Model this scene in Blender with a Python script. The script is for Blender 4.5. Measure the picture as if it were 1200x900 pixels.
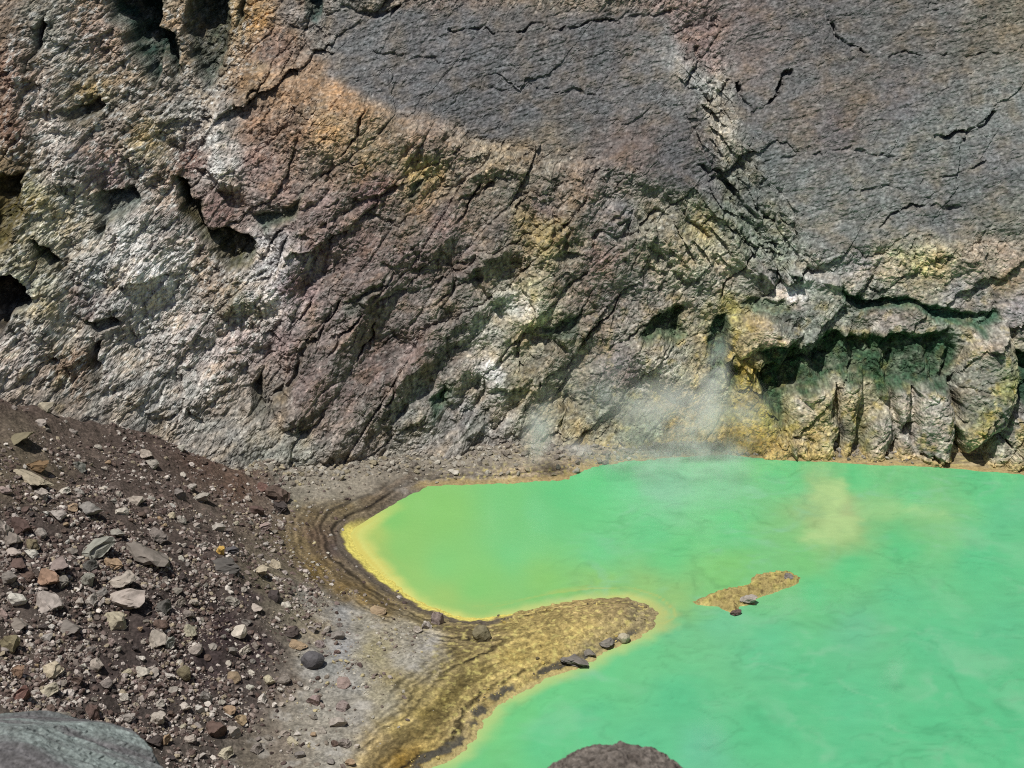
import bpy, math, random, hashlib
import numpy as np
from math import radians, sin, cos, tan

for o in list(bpy.data.objects):
    bpy.data.objects.remove(o)
SC = bpy.context.scene
COL = SC.collection
F32 = np.float32

# ------------------------------------------------------------------ camera, sky, sun, exposure
CAM_H, PITCH, HFOV = 60.0, 22.0, 40.0
cam_data = bpy.data.cameras.new("camera")
cam = bpy.data.objects.new("camera", cam_data)
COL.objects.link(cam)
cam.location = (0, 0, CAM_H)
cam.rotation_euler = (radians(90 - PITCH), 0, 0)
cam_data.sensor_fit = 'HORIZONTAL'
cam_data.angle = radians(HFOV)
cam_data.clip_start = 0.1
cam_data.clip_end = 3000
SC.camera = cam
cam_data.dof.use_dof = True; cam_data.dof.focus_distance = 112.0; cam_data.dof.aperture_fstop = cam_data.lens / 1000 / 0.07

TO_SUN = np.array((-0.24, -0.22, 0.92)); TO_SUN /= np.linalg.norm(TO_SUN)
SUN_EL = math.asin(TO_SUN[2])
SUN_AZ = math.atan2(TO_SUN[0], TO_SUN[1])          # from +Y towards +X
world = bpy.data.worlds.new("World"); SC.world = world
world.use_nodes = True
wn = world.node_tree.nodes; wl = world.node_tree.links
sky = wn.new('ShaderNodeTexSky'); sky.sky_type = 'NISHITA'; sky.sun_disc = False
sky.sun_elevation = SUN_EL; sky.sun_rotation = SUN_AZ
bg = wn['Background']; bg.inputs['Strength'].default_value = 0.06
wl.new(sky.outputs[0], bg.inputs['Color'])
sd = bpy.data.lights.new("sun", 'SUN'); sd.energy = 4.6; sd.angle = radians(0.5); sd.color = (1.0, 0.97, 0.92)
sun = bpy.data.objects.new("sun", sd); COL.objects.link(sun)
from mathutils import Vector, Matrix, Euler
sun.rotation_euler = Vector(TO_SUN).to_track_quat('Z', 'Y').to_euler()
sun.location = (-40, -20, 140)
SC.view_settings.view_transform = 'Standard'; SC.view_settings.look = 'None'
SC.view_settings.exposure = 0.0; SC.view_settings.gamma = 1.0
SC.render.engine = 'CYCLES'
SC.cycles.volume_step_rate = 1.5
SC.cycles.max_bounces = 6
SC.cycles.volume_bounces = 5
SC.cycles.pixel_filter_type = 'BLACKMAN_HARRIS'; SC.cycles.filter_width = 1.1
SC.cycles.use_denoising = False

# ------------------------------------------------------------------ photo geometry helpers
FPX = 600.0 / tan(radians(HFOV / 2))
CP, SP = cos(radians(PITCH)), sin(radians(PITCH))
def project(x, y, z):
    d = y * CP - (z - CAM_H) * SP
    v = y * SP + (z - CAM_H) * CP
    d = np.maximum(d, 1.0)
    return 600 + FPX * x / d, 450 - FPX * v / d, d
def ray(px, py):
    a = (px - 600) / FPX; b = -(py - 450) / FPX
    return np.array((a, CP + b * SP, -SP + b * CP))
def at_z(px, py, z=0.0):
    d = ray(px, py); t = (z - CAM_H) / d[2]
    return np.array((0, 0, CAM_H)) + d * t
def at_y(px, py, y):
    d = ray(px, py); t = y / d[1]
    return np.array((0, 0, CAM_H)) + d * t
def lin(c):
    c = np.asarray(c, dtype=float) / 255.0
    return np.where(c <= 0.04045, c / 12.92, ((c + 0.055) / 1.055) ** 2.4)

# ------------------------------------------------------------------ noise
def h32(ix, iy, seed):
    h = (ix.astype(np.int64) * 374761393 + iy.astype(np.int64) * 668265263 + seed * 1274126177) & 0xFFFFFFFF
    h = ((h ^ (h >> 13)) * 1274126177) & 0xFFFFFFFF
    h = ((h ^ (h >> 16)) * 2246822519) & 0xFFFFFFFF
    return h ^ (h >> 15)
def hf(ix, iy, seed):
    return (h32(ix, iy, seed) & 0xFFFFFF).astype(F32) / F32(16777216.0)
def perlin(x, y, seed=0):
    xi = np.floor(x); yi = np.floor(y)
    fx = (x - xi).astype(F32); fy = (y - yi).astype(F32)
    xi = xi.astype(np.int64); yi = yi.astype(np.int64)
    u = fx * fx * fx * (fx * (fx * 6 - 15) + 10); v = fy * fy * fy * (fy * (fy * 6 - 15) + 10)
    def g(dx, dy):
        a = hf(xi + dx, yi + dy, seed) * F32(6.2831853)
        return np.cos(a) * (fx - dx) + np.sin(a) * (fy - dy)
    n0 = g(0, 0) * (1 - u) + g(1, 0) * u
    n1 = g(0, 1) * (1 - u) + g(1, 1) * u
    return (n0 * (1 - v) + n1 * v) * F32(1.5)
def fbm(x, y, octv=5, seed=0, gain=0.5, lac=2.03):
    r = 0; a = 1.0; t = 0
    for k in range(octv):
        r = r + a * perlin(x, y, seed + 17 * k); t += a
        x = x * lac + 3.7; y = y * lac + 1.3; a *= gain
    return r / t
def billow(x, y, octv=4, seed=0, gain=0.5):
    r = 0; a = 1.0; t = 0
    for k in range(octv):
        r = r + a * np.abs(perlin(x, y, seed + 17 * k)); t += a
        x = x * 2.07 + 3.7; y = y * 2.07 + 1.3; a *= gain
    return r / t
def facets(x, y, seed):
    """cracked rock: every cell a tilted plane. returns height, edge distance, random per cell"""
    xi = np.floor(x).astype(np.int64); yi = np.floor(y).astype(np.int64)
    f1 = np.full(x.shape, 9, F32); f2 = np.full(x.shape, 9, F32)
    hh = np.zeros(x.shape, F32); rr = np.zeros(x.shape, F32)
    for dx in (-1, 0, 1):
        for dy in (-1, 0, 1):
            cx = xi + dx; cy = yi + dy
            px = cx + hf(cx, cy, seed); py = cy + hf(cx, cy, seed + 1)
            ex = (x - px).astype(F32); ey = (y - py).astype(F32)
            d = np.sqrt(ex * ex + ey * ey)
            r = hf(cx, cy, seed + 2)
            h = (r - .5) + (hf(cx, cy, seed + 3) - .5) * 1.6 * ex + (hf(cx, cy, seed + 4) - .5) * 1.6 * ey
            m = d < f1
            f2 = np.where(m, f1, np.minimum(f2, d))
            hh = np.where(m, h, hh); rr = np.where(m, r, rr)
            f1 = np.where(m, d, f1)
    return hh, f2 - f1, rr
def rot(x, y, deg):
    c, s = cos(radians(deg)), sin(radians(deg))
    return x * c + y * s, -x * s + y * c
def ss(a, b, x):
    t = np.clip((x - a) / (b - a), 0, 1)
    return t * t * (3 - 2 * t)
def seg_dist(px, py, pts, closed=False):
    d = np.full(px.shape, 1e9, F32)
    n = len(pts)
    for k in range(n if closed else n - 1):
        ax, ay = pts[k]; bx, by = pts[(k + 1) % n]
        vx, vy = bx - ax, by - ay
        L = vx * vx + vy * vy + 1e-9
        t = np.clip(((px - ax) * vx + (py - ay) * vy) / L, 0, 1)
        d = np.minimum(d, (px - ax - t * vx) ** 2 + (py - ay - t * vy) ** 2)
    return np.sqrt(d)
def inside(px, py, pts):
    c = np.zeros(px.shape, bool); n = len(pts)
    for k in range(n):
        ax, ay = pts[k]; bx, by = pts[(k + 1) % n]
        if ay == by: continue
        m = ((ay > py) != (by > py)) & (px < (bx - ax) * (py - ay) / (by - ay) + ax)
        c ^= m
    return c
def sdf(px, py, pts, margin=40):
    """positive inside; only evaluated near the polygon"""
    xs = [p[0] for p in pts]; ys = [p[1] for p in pts]
    out = np.full(px.shape, -float(margin), F32)
    m = (px > min(xs) - margin) & (px < max(xs) + margin) & (py > min(ys) - margin) & (py < max(ys) + margin)
    if m.any():
        a, b = px[m], py[m]
        d = seg_dist(a, b, pts, True)
        out[m] = np.where(inside(a, b, pts), d, -d)
    return out
def pmask(px, py, pts, soft=10):
    return ss(-soft, soft, sdf(px, py, pts, soft + 6))
def idw_map(pts, step=5, power=3.2, x0=-60, x1=1260, y0=-60, y1=960):
    gx = np.arange(x0, x1 + 1, step); gy = np.arange(y0, y1 + 1, step)
    X, Y = np.meshgrid(gx, gy)
    acc = np.zeros(X.shape + (3,)); w = np.zeros(X.shape)
    for (a, b, r, g, bl) in pts:
        d = ((X - a) ** 2 + (Y - b) ** 2 + 60.0)
        k = d ** (-power / 2)
        acc += k[..., None] * lin((r, g, bl)); w += k
    acc /= w[..., None]
    def sample(px, py):
        u = np.clip((px - x0) / step, 0, X.shape[1] - 1.001); v = np.clip((py - y0) / step, 0, X.shape[0] - 1.001)
        i = u.astype(int); j = v.astype(int); fu = (u - i)[..., None]; fv = (v - j)[..., None]
        return (acc[j, i] * (1 - fu) * (1 - fv) + acc[j, i + 1] * fu * (1 - fv)
                + acc[j + 1, i] * (1 - fu) * fv + acc[j + 1, i + 1] * fu * fv)
    return sample
def mix(a, b, m):
    return a * (1 - m[..., None]) + np.asarray(b) * m[..., None]

# ------------------------------------------------------------------ materials
def new_mat(name):
    m = bpy.data.materials.new(name); m.use_nodes = True
    return m, m.node_tree.nodes, m.node_tree.links, m.node_tree.nodes['Principled BSDF']
def rock_surface(name, scale, bump, var, rough=0.9, spec=0.15, use_obj_color=False, attr='col'):
    m, n, l, p = new_mat(name)
    tc = n.new('ShaderNodeTexCoord')
    if use_obj_color:
        src = n.new('ShaderNodeObjectInfo').outputs['Color']
    else:
        a = n.new('ShaderNodeAttribute'); a.attribute_name = attr; src = a.outputs['Color']
    nz = n.new('ShaderNodeTexNoise'); nz.inputs['Scale'].default_value = scale; nz.inputs['Detail'].default_value = 6
    nz.inputs['Roughness'].default_value = 0.65
    l.new(tc.outputs['Object'], nz.inputs['Vector'])
    mr = n.new('ShaderNodeMapRange'); mr.inputs['From Min'].default_value = 0.3; mr.inputs['From Max'].default_value = 0.7
    mr.inputs['To Min'].default_value = 1 - var; mr.inputs['To Max'].default_value = 1 + var
    l.new(nz.outputs['Fac'], mr.inputs['Value'])
    mx = n.new('ShaderNodeVectorMath'); mx.operation = 'SCALE'
    l.new(src, mx.inputs[0]); l.new(mr.outputs[0], mx.inputs['Scale'])
    l.new(mx.outputs[0], p.inputs['Base Color'])
    n2 = n.new('ShaderNodeTexNoise'); n2.inputs['Scale'].default_value = scale * 1.7; n2.inputs['Detail'].default_value = 5
    l.new(tc.outputs['Object'], n2.inputs['Vector'])
    vo = n.new('ShaderNodeTexVoronoi'); vo.inputs['Scale'].default_value = scale * 1.1
    l.new(tc.outputs['Object'], vo.inputs['Vector'])
    ad = n.new('ShaderNodeMath'); ad.operation = 'ADD'
    l.new(n2.outputs['Fac'], ad.inputs[0]); l.new(vo.outputs['Distance'], ad.inputs[1])
    b = n.new('ShaderNodeBump'); b.inputs['Strength'].default_value = bump; b.inputs['Distance'].default_value = 0.25 / scale
    l.new(ad.outputs[0], b.inputs['Height']); l.new(b.outputs[0], p.inputs['Normal'])
    p.inputs['Roughness'].default_value = rough
    p.inputs['Specular IOR Level'].default_value = spec
    return m
M_WALL = rock_surface('crater_rock', 2.6, 1.0, 0.42)
M_GROUND = rock_surface('ash_and_mud', 3.4, 0.8, 0.34)
M_ROCK = rock_surface('boulder_rock', 2.2, 0.7, 0.35, use_obj_color=True)
M_NEAR = rock_surface('near_rock', 6.0, 1.0, 0.55)
M_RUBBLE = rock_surface('rubble_rock', 3.0, 0.5, 0.25)

m, n, l, p = new_mat('acid_lake_water'); M_WATER = m
a = n.new('ShaderNodeAttribute'); a.attribute_name = 'col'; l.new(a.outputs['Color'], p.inputs['Base Color'])
p.inputs['Roughness'].default_value = 0.14; p.inputs['Specular IOR Level'].default_value = 0.4
tc = n.new('ShaderNodeTexCoord'); mp = n.new('ShaderNodeMapping'); mp.inputs['Scale'].default_value = (0.7, 1.3, 1)
l.new(tc.outputs['Object'], mp.inputs['Vector'])
nz = n.new('ShaderNodeTexNoise'); nz.inputs['Scale'].default_value = 1.1; nz.inputs['Detail'].default_value = 5
l.new(mp.outputs[0], nz.inputs['Vector'])
b = n.new('ShaderNodeBump'); b.inputs['Strength'].default_value = 0.12; b.inputs['Distance'].default_value = 0.2
l.new(nz.outputs['Fac'], b.inputs['Height']); l.new(b.outputs[0], p.inputs['Normal'])

def steam_mat(name, dens, scale):
    m = bpy.data.materials.new(name); m.use_nodes = True
    n = m.node_tree.nodes; l = m.node_tree.links
    n.remove(n['Principled BSDF'])
    v = n.new('ShaderNodeVolumePrincipled'); v.inputs['Color'].default_value = (.985, .99, .985, 1)
    v.inputs['Anisotropy'].default_value = 0.0
    tc = n.new('ShaderNodeTexCoord')
    ln = n.new('ShaderNodeVectorMath'); ln.operation = 'LENGTH'; l.new(tc.outputs['Object'], ln.inputs[0])
    fr = n.new('ShaderNodeMapRange'); fr.interpolation_type = 'SMOOTHSTEP'
    fr.inputs['From Min'].default_value = 0.95; fr.inputs['From Max'].default_value = 0.05
    fr.inputs['To Min'].default_value = 0; fr.inputs['To Max'].default_value = 1
    l.new(ln.outputs['Value'], fr.inputs['Value'])
    geo = n.new('ShaderNodeNewGeometry')
    nz = n.new('ShaderNodeTexNoise'); nz.inputs['Scale'].default_value = scale; nz.inputs['Detail'].default_value = 4
    nz.inputs['Distortion'].default_value = 0.6
    l.new(geo.outputs['Position'], nz.inputs['Vector'])
    nr = n.new('ShaderNodeMapRange'); nr.inputs['From Min'].default_value = 0.38; nr.inputs['From Max'].default_value = 0.70
    l.new(nz.outputs['Fac'], nr.inputs['Value'])
    mu = n.new('ShaderNodeMath'); mu.operation = 'MULTIPLY'
    l.new(fr.outputs[0], mu.inputs[0]); l.new(nr.outputs[0], mu.inputs[1])
    m2 = n.new('ShaderNodeMath'); m2.operation = 'MULTIPLY'; m2.inputs[1].default_value = dens
    l.new(mu.outputs[0], m2.inputs[0]); l.new(m2.outputs[0], v.inputs['Density'])
    l.new(v.outputs[0], n['Material Output'].inputs['Volume'])
    return m

# ------------------------------------------------------------------ mesh builders
def mesh_np(name, V, Q, cols=None, smooth=True, nside=4):
    me = bpy.data.meshes.new(name)
    nv, nf = len(V), len(Q)
    me.vertices.add(nv); me.vertices.foreach_set('co', np.asarray(V, F32).ravel())
    me.loops.add(nf * nside); me.polygons.add(nf)
    me.loops.foreach_set('vertex_index', np.asarray(Q, np.int32).ravel())
    me.polygons.foreach_set('loop_start', np.arange(0, nf * nside, nside, dtype=np.int32))
    me.polygons.foreach_set('use_smooth', np.full(nf, smooth, dtype=bool))
    me.update(calc_edges=True)
    if cols is not None:
        at = me.color_attributes.new('col', 'FLOAT_COLOR', 'POINT')
        c4 = np.ones((nv, 4), F32); c4[:, :3] = cols
        at.data.foreach_set('color', c4.ravel())
    return me
def grid_faces(nr, nc):
    i = np.arange(nr * nc).reshape(nr, nc)
    return np.stack([i[:-1, :-1], i[:-1, 1:], i[1:, 1:], i[1:, :-1]], -1).reshape(-1, 4)
def sub_mesh(name, V, Q, cols, keep, mat, parent=None, smooth=True):
    q = Q[keep]
    if len(q) == 0: return None
    used = np.unique(q); remap = np.zeros(len(V), np.int64); remap[used] = np.arange(len(used))
    me = mesh_np(name, V[used], remap[q], None if cols is None else cols[used], smooth)
    me.materials.append(mat)
    o = bpy.data.objects.new(name, me); COL.objects.link(o)
    if parent: o.parent = parent
    return o
def tag(o, label=None, cat=None, group=None, kind=None):
    if label: o['label'] = label
    if cat: o['category'] = cat
    if group: o['group'] = group
    if kind: o['kind'] = kind
    return o

# ================================================================== CRATER WALL
WALL_BX = [-120, -90, -70, -56, -44, -32, -25, -12, 0, 12, 22, 36, 50, 70, 95, 125]
WALL_BY = [22, 56, 77, 87.5, 97.3, 113.6, 119.3, 126, 128.2, 129.2, 130.5, 129.2, 126.3, 118, 98, 62]
def wall_base(x, z):
    k = np.linspace(-120, 125, 491)
    b = np.interp(k, WALL_BX, WALL_BY)
    ker = np.hanning(15); ker /= ker.sum()
    b = np.convolve(np.pad(b, 7, mode='edge'), ker, 'valid')
    base = np.interp(x, k, b)
    s = (0.50 + .30 * ss(-12, -40, x)) * z + 0.9 * np.sin(z * .16 + x * .03)
    return base + s

# zones and features, drawn in photo pixels and laid on the wall
LEFT_CRUST = [(0,60),(40,0),(290,0),(300,60),(262,115),(250,180),(290,205),(210,215),(255,290),(312,275),(335,325),(300,420),(235,510),(110,475),(0,440)]
FACE_TOP = [(395,18),(560,8),(780,15),(812,90),(845,190),(840,235),(700,186),(560,160),(430,112),(385,90)]
FACE_RIGHT = [(850,-40),(1260,-40),(1260,275),(1040,285),(960,300),(935,262),(880,190),(858,130)]
LOWER_SLAB = [(262,70),(330,88),(420,108),(480,133),(560,163),(640,180),(690,188),(740,150),(850,235),(920,300),(990,330),(985,345),(900,330),(860,320),(845,380),(800,360),(730,400),(560,470),(480,500),(330,500),(330,330),(300,240),(230,200)]
FLAKES = [(800,70),(850,100),(870,180),(935,255),(960,320),(925,340),(860,320),(790,300),(760,250),(820,210)]
SUNK = [  # polygon, depth m, edge px, dark tone with the recess shade painted in, its strength
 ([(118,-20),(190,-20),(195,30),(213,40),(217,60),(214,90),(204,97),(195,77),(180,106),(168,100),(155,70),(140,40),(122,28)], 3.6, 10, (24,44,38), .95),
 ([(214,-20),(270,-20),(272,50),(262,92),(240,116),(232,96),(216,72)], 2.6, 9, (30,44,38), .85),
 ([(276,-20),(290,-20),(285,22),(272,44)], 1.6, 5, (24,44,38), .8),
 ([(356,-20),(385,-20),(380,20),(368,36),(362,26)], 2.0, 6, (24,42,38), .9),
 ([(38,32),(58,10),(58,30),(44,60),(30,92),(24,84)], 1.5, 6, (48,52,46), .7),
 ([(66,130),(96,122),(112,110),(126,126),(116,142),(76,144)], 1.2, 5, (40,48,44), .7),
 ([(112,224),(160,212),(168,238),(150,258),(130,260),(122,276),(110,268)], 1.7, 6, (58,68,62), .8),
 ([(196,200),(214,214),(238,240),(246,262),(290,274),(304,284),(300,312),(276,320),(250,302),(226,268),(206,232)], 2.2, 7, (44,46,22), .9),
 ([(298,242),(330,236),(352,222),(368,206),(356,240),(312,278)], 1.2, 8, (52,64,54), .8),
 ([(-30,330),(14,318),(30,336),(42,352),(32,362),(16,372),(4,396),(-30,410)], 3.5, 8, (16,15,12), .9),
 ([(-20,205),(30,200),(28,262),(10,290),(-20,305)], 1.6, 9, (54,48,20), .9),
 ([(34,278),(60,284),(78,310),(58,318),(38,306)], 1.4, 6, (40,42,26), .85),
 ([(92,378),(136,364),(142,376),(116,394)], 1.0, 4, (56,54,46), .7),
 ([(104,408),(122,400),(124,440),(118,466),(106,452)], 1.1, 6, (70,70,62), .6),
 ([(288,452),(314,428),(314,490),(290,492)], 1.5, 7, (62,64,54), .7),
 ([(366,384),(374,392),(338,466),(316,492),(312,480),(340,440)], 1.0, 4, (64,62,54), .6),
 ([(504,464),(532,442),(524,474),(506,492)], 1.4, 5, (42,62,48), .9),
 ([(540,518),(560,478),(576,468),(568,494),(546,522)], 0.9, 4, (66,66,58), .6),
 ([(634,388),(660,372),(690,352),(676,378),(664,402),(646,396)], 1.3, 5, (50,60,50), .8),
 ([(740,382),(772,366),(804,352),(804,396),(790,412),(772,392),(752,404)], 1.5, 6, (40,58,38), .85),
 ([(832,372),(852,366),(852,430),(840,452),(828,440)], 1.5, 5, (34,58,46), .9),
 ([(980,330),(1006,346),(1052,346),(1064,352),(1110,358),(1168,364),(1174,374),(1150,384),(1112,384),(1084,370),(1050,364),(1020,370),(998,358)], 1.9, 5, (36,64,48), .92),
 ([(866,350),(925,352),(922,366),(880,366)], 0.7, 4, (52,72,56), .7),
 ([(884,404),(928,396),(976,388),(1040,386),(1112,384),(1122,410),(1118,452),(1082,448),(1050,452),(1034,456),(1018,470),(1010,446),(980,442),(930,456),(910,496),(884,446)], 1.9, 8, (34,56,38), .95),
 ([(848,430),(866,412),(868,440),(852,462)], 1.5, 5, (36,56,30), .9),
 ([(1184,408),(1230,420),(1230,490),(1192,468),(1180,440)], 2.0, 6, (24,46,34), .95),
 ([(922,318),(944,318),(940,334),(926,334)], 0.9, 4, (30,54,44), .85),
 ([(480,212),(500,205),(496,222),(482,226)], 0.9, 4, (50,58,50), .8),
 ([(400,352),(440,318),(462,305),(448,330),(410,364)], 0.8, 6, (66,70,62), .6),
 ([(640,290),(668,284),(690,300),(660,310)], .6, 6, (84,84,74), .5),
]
PROUD = [  # rock buttresses standing out along the right hand foot of the wall: polygon, height m, edge px
 ([(872,418),(886,440),(906,474),(928,506),(938,572),(846,570),(850,486),(862,450)], 1.3, 20),
 ([(922,458),(940,444),(976,440),(979,480),(976,574),(940,572),(918,496)], 1.3, 13),
 ([(981,430),(1010,430),(1006,462),(996,510),(984,574),(981,500)], 1.3, 11),
 ([(1022,474),(1036,470),(1042,500),(1032,574),(996,576),(1008,506)], 1.3, 14),
 ([(1040,446),(1064,445),(1060,474),(1050,494),(1042,470)], 1.2, 9),
 ([(1068,445),(1110,443),(1114,484),(1110,520),(1118,580),(1082,578),(1066,500)], 1.5, 13),
 ([(1044,524),(1060,494),(1074,524),(1078,580),(1046,580)], 1.1, 9),
 ([(1118,438),(1130,404),(1150,384),(1176,376),(1186,400),(1186,450),(1176,488),(1150,510),(1126,528),(1116,490)], 1.9, 18),
 ([(1134,580),(1160,508),(1184,480),(1230,492),(1230,596),(1180,592)], 1.3, 12),
 ([(848,372),(900,366),(940,382),(926,398),(888,402),(866,418),(852,398)], 1.0, 10),
]
RIDGES = [
 ([(1028,388),(1030,456)], 1.5, 10), ([(989,392),(994,432)], 1.2, 8), ([(1074,412),(1086,446)], 1.2, 10), ([(950,392),(944,446)], 1.5, 14), ([(1104,392),(1100,448)], .9, 8), ([(915,398),(905,440)], 1.0, 10),  # spurs and ribs: polyline, height m, half width px
 ([(446,330),(400,400),(346,482)], 1.3, 26), ([(500,410),(440,470),(396,524)], 1.0, 20), ([(545,430),(510,470),(470,505)], .8, 16), ([(606,440),(566,490),(524,540)], 1.1, 18),
 ([(290,395),(250,440),(212,492)], 1.0, 24), ([(345,305),(270,350),(196,408)], 1.2, 34), ([(165,296),(160,310)], 1.5, 76), ([(62,340),(52,395)], 1.3, 26), ([(130,430),(190,470)], .9, 26),
 ([(720,250),(722,256)], 1.1, 15), ([(690,210),(640,285)], .9, 24), ([(735,420),(700,440)], 1.0, 30), ([(760,400),(795,450)], .9, 24), ([(640,330),(600,400),(580,440)], .9, 20), ([(470,150),(560,185),(640,205)], .8, 24),
 ([(330,130),(420,180),(470,230)], .8, 40), ([(520,250),(450,310),(390,350)], .9, 30), ([(600,270),(540,330),(480,370)], .9, 28), ([(560,350),(500,395),(455,440)], .9, 26), ([(660,360),(640,430),(600,500)], .8, 22),
 ([(845,250),(880,300),(900,330)], .7, 18), ([(780,270),(820,320)], .8, 22), ([(960,290),(1040,285),(1130,300)], .6, 26), ([(300,425),(306,470)], .7, 10), ([(218,440),(230,480)], .6, 10),
 ([(80,170),(95,215)], 1.2, 26), ([(150,150),(185,200)], 1.2, 28), ([(60,100),(70,140)], 1.0, 20), ([(245,130),(265,200)], 1.1, 26), ([(20,60),(15,170)], 1.0, 22),
]
CRACKS = [
 ([(530,38),(620,34),(700,28),(790,16)], .5, 3), ([(440,62),(500,70),(540,66)], .35, 3), ([(560,110),(640,104),(700,112)], .3, 3), ([(1040,70),(1110,60),(1170,66)], .35, 3), ([(900,190),(980,176),(1060,182)], .35, 3), ([(1000,228),(1080,214),(1160,196)], .4, 3),  # polyline, depth m, half width px
 ([(972,22),(985,44),(998,54),(1012,62)], .7, 3), ([(865,100),(872,128),(884,134),(908,116),(926,84)], 1.2, 4),
 ([(1098,164),(1130,156),(1152,146),(1160,134)], 1.3, 5), ([(818,60),(812,100),(830,124)], .8, 4), ([(830,124),(850,112),(856,96)], .6, 3),
 ([(700,30),(730,18),(744,10)], .5, 3), ([(400,8),(440,20),(470,12)], .9, 6), ([(1040,545),(1050,516),(1066,486),(1068,452)], 1.2, 4),
 ([(1116,444),(1116,490),(1126,534),(1108,545)], 1.2, 4), ([(1126,536),(1150,514),(1166,496)], 1.0, 3), ([(1166,502),(1190,530),(1210,548)], 1.0, 3),
 ([(978,446),(976,480),(980,530)], 1.1, 4), ([(1036,524),(1052,535),(1060,545)], .9, 4), ([(1082,522),(1100,536),(1116,546)], .9, 4),
 ([(914,494),(935,500),(946,512)], .6, 4), ([(850,246),(880,262),(910,300)], .9, 6), ([(820,190),(850,220),(905,268)], .9, 6),
 ([(1040,262),(1060,246),(1080,240)], .6, 4), ([(1090,240),(1130,250)], .5, 4), ([(860,262),(890,290),(912,314)], .8, 5),
 ([(520,345),(540,330),(560,322)], .7, 5), ([(430,352),(500,330),(545,305)], .6, 5), ([(452,300),(460,315),(440,345)], .5, 4),
 ([(470,470),(455,520),(440,560)], .6, 5), ([(600,395),(612,430),(632,450)], .6, 3), ([(668,452),(658,490),(630,535)], .7, 5),
 ([(60,420),(70,450)], .5, 4), ([(215,440),(225,480),(235,500)], .7, 4), ([(180,470),(198,452)], .7, 5), ([(200,490),(215,478)], .6, 4),
 ([(380,260),(420,230),(470,215)], .6, 6), ([(540,240),(580,210),(600,205)], .6, 5), ([(700,270),(730,250),(760,262)], .7, 5),
 ([(760,280),(780,310),(800,330)], .7, 5), ([(800,250),(830,280),(840,320)], .8, 6), ([(560,470),(590,420),(612,395)], .5, 5),
]
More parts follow.
